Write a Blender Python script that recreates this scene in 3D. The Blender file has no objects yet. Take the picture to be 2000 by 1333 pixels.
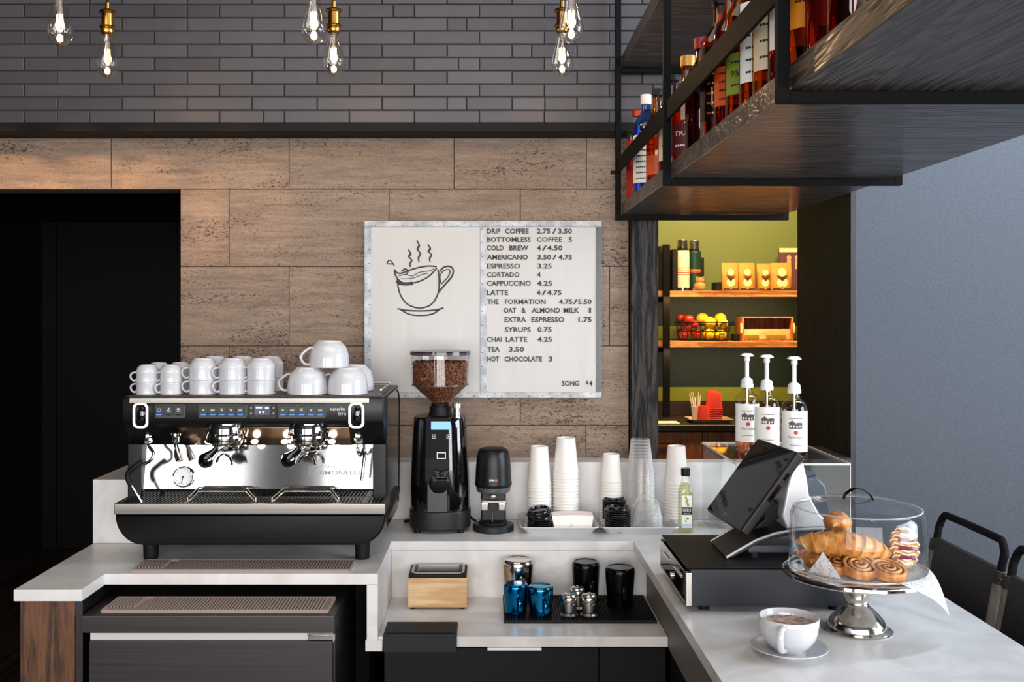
import bpy, bmesh, math, random
from mathutils import Vector, Matrix
PI = math.pi
random.seed(7)
sc = bpy.context.scene
COL = sc.collection

# ------------------------------------------------------------------ camera, exposure, daylight
CAMZ = 1.633
F = 1944.0
cam_d = bpy.data.cameras.new('camera')
cam = bpy.data.objects.new('camera', cam_d)
COL.objects.link(cam)
cam.location = (0, 0, CAMZ)
cam.rotation_euler = (PI / 2, 0, 0)
cam_d.sensor_width = 36.0
cam_d.lens = F / 2000 * 36
cam_d.shift_x = 45 / 2000
cam_d.shift_y = -56.5 / 2000
cam_d.clip_start = 0.05
sc.camera = cam
sc.view_settings.view_transform = 'Standard'
sc.view_settings.look = 'None'
sc.view_settings.gamma = 1.0
sc.view_settings.use_curve_mapping = False
sc.view_settings.exposure = 0.0
sc.cycles.transparent_max_bounces = 96

w = bpy.data.worlds.new('world')
sc.world = w
w.use_nodes = True
w.node_tree.nodes['Background'].inputs[0].default_value = (0.62, 0.74, 0.95, 1)
w.node_tree.nodes['Background'].inputs[1].default_value = 0.35

def area(name, loc, target, sx, sy, power, color=(1, 1, 1), spread=180):
    d = bpy.data.lights.new(name, 'AREA')
    d.shape = 'RECTANGLE'; d.size = sx; d.size_y = sy; d.energy = power; d.color = color
    d.spread = math.radians(spread)
    o = bpy.data.objects.new(name, d); COL.objects.link(o)
    o.location = loc
    o.rotation_euler = (Vector(target) - Vector(loc)).to_track_quat('-Z', 'Y').to_euler()
    return o

# daylight standing in the street windows of the room behind the camera and on the guests' side
area('window_daylight_street', (0.75, -3.28, 1.65), (0.75, 0, 1.65), 4.5, 2.3, 325, (1.0, 0.975, 0.95))
area('window_daylight_street_far', (-2.78, -3.28, 1.65), (-2.78, 0, 1.65), 1.25, 2.3, 75, (1.0, 0.975, 0.95))
area('window_daylight_side', (4.38, 0.9, 2.0), (0, 0.9, 1.2), 3.0, 2.2, 275, (0.82, 0.91, 1.0))

# cool wall washer at the ceiling by the slate wall
area('wall_washer_light', (2.3, 2.85, 3.1), (2.0, 3.53, 2.3), 2.4, 0.2, 55, (0.70, 0.84, 1.0))
# soft overhead fill, added to brighten the counter tops; no known fitting
area('counter_fill_light', (0.1, 1.5, 3.2), (0.1, 1.7, 0), 2.6, 1.2, 22, (1.0, 0.96, 0.92))

# ------------------------------------------------------------------ helpers
def X(px, d): return (px - 955) / F * d
def Z(py, d): return CAMZ - (py - 610) / F * d

def lin(h):
    h = h.lstrip('#')
    v = [int(h[i:i + 2], 16) / 255 for i in (0, 2, 4)]
    return tuple(c / 12.92 if c <= 0.04045 else ((c + 0.055) / 1.055) ** 2.4 for c in v)

def rgba(c):
    if isinstance(c, str): c = lin(c)
    return (c[0], c[1], c[2], 1)

MATS = {}
def newmat(name):
    m = bpy.data.materials.new(name); m.use_nodes = True
    MATS[name] = m
    nt = m.node_tree
    return m, nt, nt.nodes['Principled BSDF']

def nd(nt, kind, **kw):
    n = nt.nodes.new(kind)
    for k, v in kw.items():
        if k.startswith('i_'):
            n.inputs[k[2:].replace('_', ' ')].default_value = v
        else:
            setattr(n, k, v)
    return n

def mat(name, col, rough=0.5, metal=0.0, spec=0.5, coat=0.0, emit=None, es=0.0, bump=None, var=None):
    """plain surface; bump=(scale, strength), var=(scale, other colour, amount)"""
    m, nt, p = newmat(name)
    p.inputs['Base Color'].default_value = rgba(col)
    p.inputs['Roughness'].default_value = rough
    p.inputs['Metallic'].default_value = metal
    p.inputs['Specular IOR Level'].default_value = spec
    p.inputs['Coat Weight'].default_value = coat
    if emit is not None:
        p.inputs['Emission Color'].default_value = rgba(emit)
        p.inputs['Emission Strength'].default_value = es
    tc = None
    if bump or var:
        tc = nd(nt, 'ShaderNodeTexCoord')
    if var:
        n = nd(nt, 'ShaderNodeTexNoise', i_Scale=var[0], i_Detail=6.0)
        nt.links.new(tc.outputs['Object'], n.inputs['Vector'])
        r = nd(nt, 'ShaderNodeValToRGB')
        r.color_ramp.elements[0].position = 0.38; r.color_ramp.elements[1].position = 0.66
        r.color_ramp.elements[0].color = rgba(col); r.color_ramp.elements[1].color = rgba(var[1])
        nt.links.new(n.outputs['Fac'], r.inputs['Fac'])
        nt.links.new(r.outputs['Color'], p.inputs['Base Color'])
    if bump:
        n = nd(nt, 'ShaderNodeTexNoise', i_Scale=bump[0], i_Detail=4.0)
        nt.links.new(tc.outputs['Object'], n.inputs['Vector'])
        b = nd(nt, 'ShaderNodeBump', i_Strength=bump[1], i_Distance=0.003)
        nt.links.new(n.outputs['Fac'], b.inputs['Height'])
        nt.links.new(b.outputs['Normal'], p.inputs['Normal'])
    return m

def thin_glass(name, tint=(1, 1, 1), rough=0.0, ior=1.45, base=0.0, power=4.5, haze=None):
    """a clear thin sheet: lets light through, mirrors it at grazing angles"""
    m, nt, p = newmat(name)
    nt.nodes.remove(p)
    out = nt.nodes['Material Output']
    t = nd(nt, 'ShaderNodeBsdfTransparent'); t.inputs[0].default_value = rgba(tint)
    g = nd(nt, 'ShaderNodeBsdfGlossy'); g.inputs['Roughness'].default_value = rough
    lw = nd(nt, 'ShaderNodeLayerWeight'); lw.inputs['Blend'].default_value = 0.5
    pw = nd(nt, 'ShaderNodeMath', operation='POWER'); pw.inputs[1].default_value = power
    nt.links.new(lw.outputs['Facing'], pw.inputs[0])
    mx = nd(nt, 'ShaderNodeMixShader')
    f0 = ((ior - 1) / (ior + 1)) ** 2 + base
    a = nd(nt, 'ShaderNodeMath', operation='MULTIPLY_ADD', use_clamp=True); a.inputs[1].default_value = 0.75; a.inputs[2].default_value = f0
    nt.links.new(pw.outputs[0], a.inputs[0]); fac = a.outputs[0]
    if haze:
        df = nd(nt, 'ShaderNodeBsdfDiffuse'); df.inputs[0].default_value = (.9, .9, .9, 1)
        m2 = nd(nt, 'ShaderNodeMixShader'); m2.inputs[0].default_value = haze
        nt.links.new(g.outputs[0], m2.inputs[1]); nt.links.new(df.outputs[0], m2.inputs[2]); g = m2
    nt.links.new(fac, mx.inputs[0]); nt.links.new(t.outputs[0], mx.inputs[1]); nt.links.new(g.outputs[0], mx.inputs[2])
    nt.links.new(mx.outputs[0], out.inputs[0])
    return m

def wood(name, c1, c2, axis='X', scale=1.0, rough=0.5, coat=0.0, bump=0.25, dist=3.0, rings=9.0, spec=0.5):
    """long grain running along axis"""
    m, nt, p = newmat(name)
    tc = nd(nt, 'ShaderNodeTexCoord'); mp = nd(nt, 'ShaderNodeMapping')
    s = [rings * scale] * 3; s['XYZ'.index(axis)] = 0.9 * scale
    mp.inputs['Scale'].default_value = s
    nt.links.new(tc.outputs['Object'], mp.inputs['Vector'])
    n1 = nd(nt, 'ShaderNodeTexNoise', i_Scale=1.6, i_Detail=3.0, i_Distortion=0.6)
    nt.links.new(mp.outputs[0], n1.inputs['Vector'])
    ma = nd(nt, 'ShaderNodeMath', operation='MULTIPLY'); ma.inputs[1].default_value = dist * 6
    nt.links.new(n1.outputs['Fac'], ma.inputs[0])
    sn = nd(nt, 'ShaderNodeMath', operation='SINE'); nt.links.new(ma.outputs[0], sn.inputs[0])
    n2 = nd(nt, 'ShaderNodeTexNoise', i_Scale=14.0, i_Detail=6.0)
    nt.links.new(mp.outputs[0], n2.inputs['Vector'])
    ad = nd(nt, 'ShaderNodeMath', operation='MULTIPLY_ADD'); ad.inputs[1].default_value = 0.28
    nt.links.new(sn.outputs[0], ad.inputs[0]); nt.links.new(n2.outputs['Fac'], ad.inputs[2])
    r = nd(nt, 'ShaderNodeValToRGB')
    r.color_ramp.elements[0].position = 0.2; r.color_ramp.elements[1].position = 0.85
    r.color_ramp.elements[0].color = rgba(c1); r.color_ramp.elements[1].color = rgba(c2)
    nt.links.new(ad.outputs[0], r.inputs['Fac']); nt.links.new(r.outputs['Color'], p.inputs['Base Color'])
    b = nd(nt, 'ShaderNodeBump', i_Strength=bump, i_Distance=0.002)
    nt.links.new(ad.outputs[0], b.inputs['Height']); nt.links.new(b.outputs['Normal'], p.inputs['Normal']); nt.links.new(b.outputs['Normal'], p.inputs['Coat Normal'])
    p.inputs['Roughness'].default_value = rough; p.inputs['Coat Weight'].default_value = coat; p.inputs['Specular IOR Level'].default_value = spec
    p.inputs['Coat Roughness'].default_value = 0.14
    return m

# ---- mesh building: every builder adds to a bmesh, in world coordinates unless a prototype stands at the origin
def BM(): return bmesh.new()

def bx(bm, x0, x1, y0, y1, z0, z1, r=0.0, seg=2):
    c = Vector(((x0 + x1) / 2, (y0 + y1) / 2, (z0 + z1) / 2))
    g = bmesh.ops.create_cube(bm, size=1.0)
    vs = g['verts']
    for v in vs:
        v.co = Vector((v.co.x * abs(x1 - x0), v.co.y * abs(y1 - y0), v.co.z * abs(z1 - z0))) + c
    if r > 0:
        es = list({e for v in vs for e in v.link_edges})
        bmesh.ops.bevel(bm, geom=es, offset=r, segments=seg, affect='EDGES', profile=0.5)
    return vs

def prism(bm, pts, a0, a1, plane='XZ', r=0.0, seg=2):
    """polygon pts in a plane, extruded along the third axis from a0 to a1"""
    def P(p, a):
        if plane == 'XZ': return (p[0], a, p[1])
        if plane == 'YZ': return (a, p[0], p[1])
        return (p[0], p[1], a)
    v0 = [bm.verts.new(P(p, a0)) for p in pts]; v1 = [bm.verts.new(P(p, a1)) for p in pts]
    fs = [bm.faces.new(v0), bm.faces.new(v1[::-1])]
    n = len(pts)
    for i in range(n):
        fs.append(bm.faces.new((v0[i], v1[i], v1[(i + 1) % n], v0[(i + 1) % n])))
    bmesh.ops.recalc_face_normals(bm, faces=fs)
    if r > 0:
        es = list({e for f in fs[:2] for e in f.edges})
        bmesh.ops.bevel(bm, geom=es, offset=r, segments=seg, affect='EDGES', profile=0.5)

def lathe(bm, prof, c=(0, 0, 0), n=32, p=2.0, sx=1.0, sy=1.0, axis='Z', close=False):
    """revolve (r, z) pairs; p > 2 squares the section off"""
    rings = []
    for (r, z) in prof:
        if r < 1e-6:
            q = [(0, 0, z)]
        else:
            q = []
            for i in range(n):
                a = 2 * PI * i / n
                ca, sa = math.cos(a), math.sin(a)
                k = 1.0 if p == 2 else (abs(ca) ** p + abs(sa) ** p) ** (-1 / p)
                q.append((r * k * ca * sx, r * k * sa * sy, z))
        ring = []
        for (x, y, z_) in q:
            if axis == 'Y': x, y, z_ = x, z_, y
            elif axis == 'X': x, y, z_ = z_, x, y
            ring.append(bm.verts.new((x + c[0], y + c[1], z_ + c[2])))
        rings.append(ring)
    fs = []
    pairs = list(zip(rings, rings[1:]))
    if close: pairs.append((rings[-1], rings[0]))
    for A, B in pairs:
        if len(A) == 1 and len(B) == 1: continue
        for i in range(n):
            j = (i + 1) % n
            if len(A) == 1: fs.append(bm.faces.new((A[0], B[i], B[j])))
            elif len(B) == 1: fs.append(bm.faces.new((A[i], A[j], B[0])))
            else: fs.append(bm.faces.new((A[i], A[j], B[j], B[i])))
    bmesh.ops.recalc_face_normals(bm, faces=fs)
    return rings

def smooth_path(pts, sub=6):
    P = [Vector(p) for p in pts]
    out = []
    for i in range(len(P) - 1):
        p0 = P[max(i - 1, 0)]; p1 = P[i]; p2 = P[i + 1]; p3 = P[min(i + 2, len(P) - 1)]
        for k in range(sub):
            t = k / sub
            out.append(0.5 * ((2 * p1) + (p2 - p0) * t + (2 * p0 - 5 * p1 + 4 * p2 - p3) * t * t + (3 * p1 - p0 - 3 * p2 + p3) * t ** 3))
    out.append(P[-1])
    return out

def tube(bm, pts, r, n=10, sub=0, closed=False, flat=1.0, cap=True):
    """round bar along a path; r a number or one per point"""
    if sub and not closed: pts = smooth_path(pts, sub)
    P = [Vector(p) for p in pts]
    m = len(P)
    R = r if isinstance(r, (list, tuple)) else [r] * m
    if len(R) != m:
        R = [R[0] + 0 * i for i in range(m)] if len(R) == 1 else [R[min(int(i * (len(R) - 1) / (m - 1)), len(R) - 2)] * (1 - (i * (len(R) - 1) / (m - 1)) % 1.0) + R[min(int(i * (len(R) - 1) / (m - 1)) + 1, len(R) - 1)] * ((i * (len(R) - 1) / (m - 1)) % 1.0) for i in range(m)]
    def tan(i):
        if closed: return (P[(i + 1) % m] - P[i - 1]).normalized()
        return (P[min(i + 1, m - 1)] - P[max(i - 1, 0)]).normalized()
    t = tan(0)
    up = Vector((0, 0, 1)) if abs(t.z) < 0.9 else Vector((1, 0, 0))
    nrm = (up - t * up.dot(t)).normalized()
    rings = []
    for i in range(m):
        t = tan(i)
        nrm = (nrm - t * nrm.dot(t)).normalized()
        b = t.cross(nrm)
        rings.append([bm.verts.new(P[i] + (nrm * math.cos(2 * PI * k / n) * R[i] + b * math.sin(2 * PI * k / n) * R[i] * flat)) for k in range(n)])
    fs = []
    for i in range(m if closed else m - 1):
        A, B = rings[i], rings[(i + 1) % m]
        for k in range(n):
            j = (k + 1) % n
            fs.append(bm.faces.new((A[k], A[j], B[j], B[k])))
    if cap and not closed:
        fs.append(bm.faces.new(rings[0][::-1])); fs.append(bm.faces.new(rings[-1]))
    bmesh.ops.recalc_face_normals(bm, faces=fs)

def ball(bm, c, r, s=(1, 1, 1), seg=16, rot=None):
    g = bmesh.ops.create_uvsphere(bm, u_segments=seg, v_segments=max(6, seg // 2), radius=r)
    M = rot if rot is not None else Matrix.Identity(3)
    for v in g['verts']:
        q = Vector((v.co.x * s[0], v.co.y * s[1], v.co.z * s[2]))
        v.co = M @ q + Vector(c)

def roundrect(x0, x1, z0, z1, r, n=6):
    pts = []
    for cx, cz, a0 in ((x1 - r, z1 - r, 0), (x0 + r, z1 - r, 90), (x0 + r, z0 + r, 180), (x1 - r, z0 + r, 270)):
        for k in range(n + 1):
            a = math.radians(a0 + 90 * k / n)
            pts.append((cx + r * math.cos(a), cz + r * math.sin(a)))
    return pts

def world_origin(o):
    p = Vector((0, 0, 0))
    while o is not None:
        p += o.location; o = o.parent
    return p

def obj(name, bm, m, parent=None, angle=35, flat=False):
    """one mesh object out of a bmesh that was built in world coordinates"""
    me = bpy.data.meshes.new(name)
    if parent is not None:
        bmesh.ops.translate(bm, verts=bm.verts, vec=-world_origin(parent))
    bm.to_mesh(me); bm.free()
    if isinstance(m, str): m = MATS[m]
    me.materials.append(m)
    if not flat:
        me.shade_smooth(); me.set_sharp_from_angle(angle=math.radians(angle))
    o = bpy.data.objects.new(name, me); COL.objects.link(o)
    if parent is not None: o.parent = parent
    if not flat and angle == 35:
        wn = o.modifiers.new('weighted', 'WEIGHTED_NORMAL'); wn.keep_sharp = True
    return o

def tag(o, label, cat, group=None):
    o['label'] = label; o['category'] = cat
    if group: o['group'] = group
    return o

def thing(name, label, cat, loc=(0, 0, 0), group=None):
    o = bpy.data.objects.new(name, None); COL.objects.link(o)
    o.empty_display_size = 0.02
    o.location = loc
    return tag(o, label, cat, group)

def struct(name, bm, m, parent=None, **k):
    o = obj(name, bm, m, parent, **k)
    if parent is None: o['kind'] = 'structure'
    return o

def dup(root, loc, rotz=0.0, label=None, group=None):
    r = root.copy(); COL.objects.link(r); r.location = loc; r.rotation_euler = (0, 0, rotz)
    if label: r['label'] = label
    if group: r['group'] = group
    for ch in list(root.children):
        c = ch.copy(); COL.objects.link(c); c.parent = r
        for g in list(ch.children):
            e = g.copy(); COL.objects.link(e); e.parent = c
    return r

class Proto:
    """first placement moves the thing itself, later ones copy it"""
    def __init__(s, root): s.root = root; s.used = False
    def at(s, loc, rotz=0.0, label=None, group=None):
        if not s.used:
            s.used = True
            s.root.location = loc; s.root.rotation_euler = (0, 0, rotz)
            if label: s.root['label'] = label
            if group: s.root['group'] = group
            return s.root
        return dup(s.root, loc, rotz, label, group)

def text_bm(bm, body, x0, x1, zmid, cap, y, axis='-Y', depth=0.0006, keep=False, bold=0.0):
    """lettering standing in the XZ plane at depth y, stretched to fill x0..x1 and cap height cap"""
    cu = bpy.data.curves.new('lettering', 'FONT'); cu.body = body; cu.size = 1.0; cu.extrude = 0.0
    cu.resolution_u = 2; cu.offset = bold
    o = bpy.data.objects.new('lettering', cu); COL.objects.link(o)
    dg = bpy.context.evaluated_depsgraph_get()
    me = bpy.data.meshes.new_from_object(o.evaluated_get(dg))
    COL.objects.unlink(o); bpy.data.objects.remove(o); bpy.data.curves.remove(cu)
    if not me.vertices:
        return []
    xs = [v.co.x for v in me.vertices]; ys = [v.co.y for v in me.vertices]
    ax, bx_, ay, by = min(xs), max(xs), min(ys), max(ys)
    t = bmesh.new(); t.from_mesh(me); bpy.data.meshes.remove(me)
    kx = (x1 - x0) / max(bx_ - ax, 1e-6); kz = cap / max(by - ay, 1e-6)
    if keep: kx = kz = min(kx, kz)
    mx = (x0 + x1) / 2
    g = bmesh.ops.extrude_face_region(t, geom=list(t.faces))
    for v in [e for e in g['geom'] if isinstance(e, bmesh.types.BMVert)]:
        v.co.z += depth / 1.0
    vs = []
    mp = {}
    for v in t.verts:
        nv = bm.verts.new((mx + (v.co.x - (ax + bx_) / 2) * kx, y - v.co.z, zmid + (v.co.y - (ay + by) / 2) * kz))
        mp[v.index] = nv; vs.append(nv)
    t.verts.index_update()
    idx = {v: nv for v, nv in zip(t.verts, vs)}
    for f in t.faces:
        try: bm.faces.new([idx[v] for v in f.verts])
        except ValueError: pass
    t.free()
    return vs

def bend(vs, c, R, a0):
    """wrap things laid out in the XZ plane (x = arc length from 0, y = height over the surface) round a vertical axis"""
    for v in vs:
        a = a0 + v.co.x / R
        rr = R - v.co.y
        v.co = Vector((c[0] + rr * math.cos(a), c[1] + rr * math.sin(a), v.co.z + c[2]))

def band(bm, c, R, z0, z1, a0, a1, n=14, t=0.0006):
    """a curved label round a bottle"""
    A = [a0 + (a1 - a0) * i / n for i in range(n + 1)]
    ring = []
    for a in A:
        ring.append([bm.verts.new((c[0] + (R + t) * math.cos(a), c[1] + (R + t) * math.sin(a), c[2] + z)) for z in (z0, z1)])
    for i in range(n):
        bm.faces.new((ring[i][0], ring[i + 1][0], ring[i + 1][1], ring[i][1]))

def fine_print(bm, x0, x1, z, h, y):
    """a line of print too small to read"""
    vs = []; n = 9; rp_ = random.Random(int(z * 1e5))
    for k in range(n):
        a = x0 + (x1 - x0) * k / n
        vs += bx(bm, a, a + (x1 - x0) / n * rp_.uniform(.6, .92), y - .0004, y, z - h / 2, z + h / 2)
    return vs

ORD = ['topmost', 'second', 'third', 'fourth', 'fifth', 'sixth', 'seventh', 'eighth', 'ninth', 'tenth', 'eleventh', 'twelfth', 'thirteenth', 'fourteenth', 'fifteenth', 'sixteenth', 'seventeenth', 'eighteenth', 'nineteenth', 'twentieth']
def nth_down(i, kind): return 'topmost ' + kind if i == 0 else '%s %s down' % (ORD[i], kind)

# ------------------------------------------------------------------ materials
def travertine():
    m, nt, p = newmat('travertine')
    tc = nd(nt, 'ShaderNodeTexCoord'); geo = nd(nt, 'ShaderNodeNewGeometry')
    mul = nd(nt, 'ShaderNodeVectorMath', operation='SCALE'); mul.inputs[0].default_value = (17, 0, 31)
    nt.links.new(geo.outputs['Random Per Island'], mul.inputs['Scale'])
    add = nd(nt, 'ShaderNodeVectorMath', operation='ADD')
    nt.links.new(tc.outputs['Object'], add.inputs[0]); nt.links.new(mul.outputs[0], add.inputs[1])
    def mapped(s):
        q = nd(nt, 'ShaderNodeMapping'); q.inputs['Scale'].default_value = s
        nt.links.new(add.outputs[0], q.inputs['Vector']); return q.outputs[0]
    n1 = nd(nt, 'ShaderNodeTexNoise', i_Scale=1.0, i_Detail=10.0, i_Roughness=0.78, i_Distortion=0.15)
    nt.links.new(mapped((5.0, 1, 52)), n1.inputs['Vector'])
    r1 = nd(nt, 'ShaderNodeValToRGB')
    e = r1.color_ramp.elements
    e[0].position = 0.30; e[0].color = rgba('#6a5648'); e[1].position = 0.72; e[1].color = rgba('#a48d79')
    k = e.new(0.5); k.color = rgba('#8b7563')
    nt.links.new(n1.outputs['Fac'], r1.inputs['Fac'])
    # pits: small elongated holes gathered in bands
    n2 = nd(nt, 'ShaderNodeTexNoise', i_Scale=1.0, i_Detail=5.0, i_Roughness=0.7)
    nt.links.new(mapped((95, 1, 230)), n2.inputs['Vector'])
    n3 = nd(nt, 'ShaderNodeTexNoise', i_Scale=1.0, i_Detail=3.0)
    nt.links.new(mapped((3.4, 1, 15)), n3.inputs['Vector'])
    ma = nd(nt, 'ShaderNodeMath', operation='MULTIPLY_ADD'); ma.inputs[1].default_value = 0.40
    nt.links.new(n3.outputs['Fac'], ma.inputs[0]); nt.links.new(n2.outputs['Fac'], ma.inputs[2])
    r2 = nd(nt, 'ShaderNodeValToRGB')
    r2.color_ramp.elements[0].position = 0.785; r2.color_ramp.elements[0].color = (0, 0, 0, 1)
    r2.color_ramp.elements[1].position = 0.865; r2.color_ramp.elements[1].color = (1, 1, 1, 1)
    nt.links.new(ma.outputs[0], r2.inputs['Fac'])
    n4 = nd(nt, 'ShaderNodeTexNoise', i_Scale=1.0, i_Detail=3.0, i_Roughness=0.8)
    nt.links.new(mapped((210, 1, 330)), n4.inputs['Vector'])
    mr4 = nd(nt, 'ShaderNodeMapRange'); mr4.inputs['From Min'].default_value = .3; mr4.inputs['From Max'].default_value = .62; mr4.inputs['To Min'].default_value = .62; mr4.inputs['To Max'].default_value = 1.08
    nt.links.new(n4.outputs['Fac'], mr4.inputs['Value'])
    sp4 = nd(nt, 'ShaderNodeVectorMath', operation='SCALE')
    nt.links.new(r1.outputs['Color'], sp4.inputs[0]); nt.links.new(mr4.outputs[0], sp4.inputs['Scale'])
    mix = nd(nt, 'ShaderNodeMix', data_type='RGBA')
    nt.links.new(r2.outputs['Color'], mix.inputs['Factor']); nt.links.new(sp4.outputs[0], mix.inputs[6])
    mix.inputs[7].default_value = rgba('#2c1f17')
    nt.links.new(mix.outputs[2], p.inputs['Base Color'])
    b = nd(nt, 'ShaderNodeBump', i_Strength=0.4, i_Distance=0.002); b.invert = True
    nt.links.new(r2.outputs['Color'], b.inputs['Height']); nt.links.new(b.outputs['Normal'], p.inputs['Normal'])
    p.inputs['Roughness'].default_value = 0.62
travertine()

def brickmat():
    m, nt, p = newmat('grey_brick')
    tc = nd(nt, 'ShaderNodeTexCoord'); geo = nd(nt, 'ShaderNodeNewGeometry')
    r = nd(nt, 'ShaderNodeValToRGB')
    r.color_ramp.elements[0].color = rgba('#3b383d'); r.color_ramp.elements[1].color = rgba('#49464b')
    nt.links.new(geo.outputs['Random Per Island'], r.inputs['Fac'])
    n = nd(nt, 'ShaderNodeTexNoise', i_Scale=9.0, i_Detail=5.0)
    nt.links.new(tc.outputs['Object'], n.inputs['Vector'])
    mix = nd(nt, 'ShaderNodeMix', data_type='RGBA', blend_type='MULTIPLY'); mix.inputs['Factor'].default_value = 0.35
    nt.links.new(r.outputs['Color'], mix.inputs[6]); nt.links.new(n.outputs['Color'], mix.inputs[7])
    nt.links.new(r.outputs['Color'], p.inputs['Base Color'])
    b = nd(nt, 'ShaderNodeBump', i_Strength=0.35, i_Distance=0.006)
    nt.links.new(n.outputs['Fac'], b.inputs['Height']); nt.links.new(b.outputs['Normal'], p.inputs['Normal'])
    p.inputs['Roughness'].default_value = 0.42
brickmat()

def plaster():
    m, nt, p = newmat('slate_wallcovering')
    tc = nd(nt, 'ShaderNodeTexCoord'); mp = nd(nt, 'ShaderNodeMapping'); mp.inputs['Scale'].default_value = (1, 1, 2.2)
    nt.links.new(tc.outputs['Object'], mp.inputs['Vector'])
    n = nd(nt, 'ShaderNodeTexNoise', i_Scale=240.0, i_Detail=3.0); nt.links.new(mp.outputs[0], n.inputs['Vector'])
    r = nd(nt, 'ShaderNodeValToRGB')
    r.color_ramp.elements[0].position = .35; r.color_ramp.elements[1].position = .65
    r.color_ramp.elements[0].color = rgba('#353a42'); r.color_ramp.elements[1].color = rgba('#484e58')
    nt.links.new(n.outputs['Fac'], r.inputs['Fac']); nt.links.new(r.outputs['Color'], p.inputs['Base Color'])
    b = nd(nt, 'ShaderNodeBump', i_Strength=0.5, i_Distance=0.002)
    nt.links.new(n.outputs['Fac'], b.inputs['Height']); nt.links.new(b.outputs['Normal'], p.inputs['Normal'])
    p.inputs['Roughness'].default_value = 0.6
plaster()

def marble():
    m, nt, p = newmat('white_quartz')
    tc = nd(nt, 'ShaderNodeTexCoord')
    n = nd(nt, 'ShaderNodeTexNoise', i_Scale=5.0, i_Detail=8.0, i_Distortion=1.4); nt.links.new(tc.outputs['Object'], n.inputs['Vector'])
    r = nd(nt, 'ShaderNodeValToRGB')
    r.color_ramp.elements[0].position = .34; r.color_ramp.elements[1].position = .58
    r.color_ramp.elements[0].color = rgba('#c8c4c1'); r.color_ramp.elements[1].color = rgba('#dcd9d7')
    nt.links.new(n.outputs['Fac'], r.inputs['Fac']); nt.links.new(r.outputs['Color'], p.inputs['Base Color'])
    p.inputs['Roughness'].default_value = 0.33
marble()

def brushed(name, col, rough=0.3, axis='X', amt=0.12):
    m, nt, p = newmat(name)
    tc = nd(nt, 'ShaderNodeTexCoord'); mp = nd(nt, 'ShaderNodeMapping')
    s = [260.0] * 3; s['XYZ'.index(axis)] = 3.0
    mp.inputs['Scale'].default_value = s
    nt.links.new(tc.outputs['Object'], mp.inputs['Vector'])
    n = nd(nt, 'ShaderNodeTexNoise', i_Scale=1.0, i_Detail=3.0); nt.links.new(mp.outputs[0], n.inputs['Vector'])
    mr = nd(nt, 'ShaderNodeMapRange'); mr.inputs['To Min'].default_value = rough - amt; mr.inputs['To Max'].default_value = rough + amt
    nt.links.new(n.outputs['Fac'], mr.inputs['Value']); nt.links.new(mr.outputs[0], p.inputs['Roughness'])
    b = nd(nt, 'ShaderNodeBump', i_Strength=0.06, i_Distance=0.001)
    nt.links.new(n.outputs['Fac'], b.inputs['Height']); nt.links.new(b.outputs['Normal'], p.inputs['Normal'])
    p.inputs['Base Color'].default_value = rgba(col); p.inputs['Metallic'].default_value = 1.0
    return m

brushed('brushed_steel', '#8f8a85', 0.32)
brushed('dark_steel', '#4d494a', 0.42)
brushed('sheet_zinc', '#b3b0ad', 0.5, 'Z', 0.06).node_tree.nodes['Principled BSDF'].inputs['Metallic'].default_value = 0.3
mat('galvanised_edge', '#8f9296', 0.5, 0.5, bump=(60, 0.3), var=(22, '#b4b6b9'))
mat('chrome', '#c6c4c1', 0.06, 1.0)
mat('satin_chrome', '#c9c5bf', 0.2, 1.0)
mat('mirror_steel', '#808082', 0.1, 1.0, bump=(9, 0.05))
mat('satin_black', '#0c0c0d', 0.36, 0, 0.3)
mat('gloss_black', '#060606', 0.07, 0, 0.6, coat=0.6)
mat('matte_black', '#0f0f10', 0.55, 0, .3)
mat('charcoal_plastic', '#18191a', 0.45, 0, .35)
mat('rubber_black', '#0b0b0c', 0.6, 0, .25)
mat('steel_frame_black', '#101011', 0.65, 0, .08)
mat('black_beam', '#0a0a0a', 0.6, 0, .2)
mat('dark_paint', '#080707', 0.7, 0, .2)
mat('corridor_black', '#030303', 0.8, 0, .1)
mat('ceiling_paint', '#39383a', 0.8)
mat('room_paint', '#5a5654', 0.8)
mat('white_ceramic', '#c4c4c8', 0.15, 0, 0.5, coat=0.4)
mat('white_paper', '#e9e4df', 0.6)
mat('cream_paper', '#e6dccf', 0.6)
mat('white_plastic', '#e8e8ea', 0.3)
mat('taupe_rubber', '#94827a', 0.6)
mat('ink', '#2e2c2c', 0.6)
mat('ink_black', '#141313', 0.5)
mat('white_ink', '#e6e6e6', 0.5)
mat('red_ink', '#b23a34', 0.5)
mat('rivet', '#4c4c4e', 0.4, 0.8)
wood('walnut', '#2f1c12', '#6d452c', 'Z', 1.6, 0.5)
wood('black_oak', '#1d1815', '#54463d', 'X', 1.1, 0.4, coat=.75, bump=0.9, dist=11)
wood('black_oak_long', '#221c19', '#57493f', 'Y', 1.1, 0.4, coat=.6, bump=0.9, dist=11)
wood('black_oak_post', '#0d0c0c', '#3d3936', 'Z', 2.6, 0.55, bump=0.4, dist=4, spec=.15)
wood('maple', '#b98f62', '#d9b88c', 'X', 1.2, 0.5, bump=0.08)
wood('warm_shelf_wood', '#8a5328', '#c9925a', 'X', 1.8, 0.45)
wood('red_cabinet_wood', '#7d4526', '#b06c3b', 'Z', 3.0, 0.5, bump=0.1)
wood('floor_wood', '#1b1310', '#3a2a20', 'Y', 1.2, 0.5)
thin_glass('clear_glass', (0.992, 0.994, 0.993), 0.0, 1.25, .004, 3.4)
thin_glass('acrylic', (0.985, 0.988, 0.985), 0.0, 1.35, 0.0)
thin_glass('clear_plastic', (0.985, 0.982, 0.98), 0.10, 1.3, 0.015, 2.2, .8)
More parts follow.
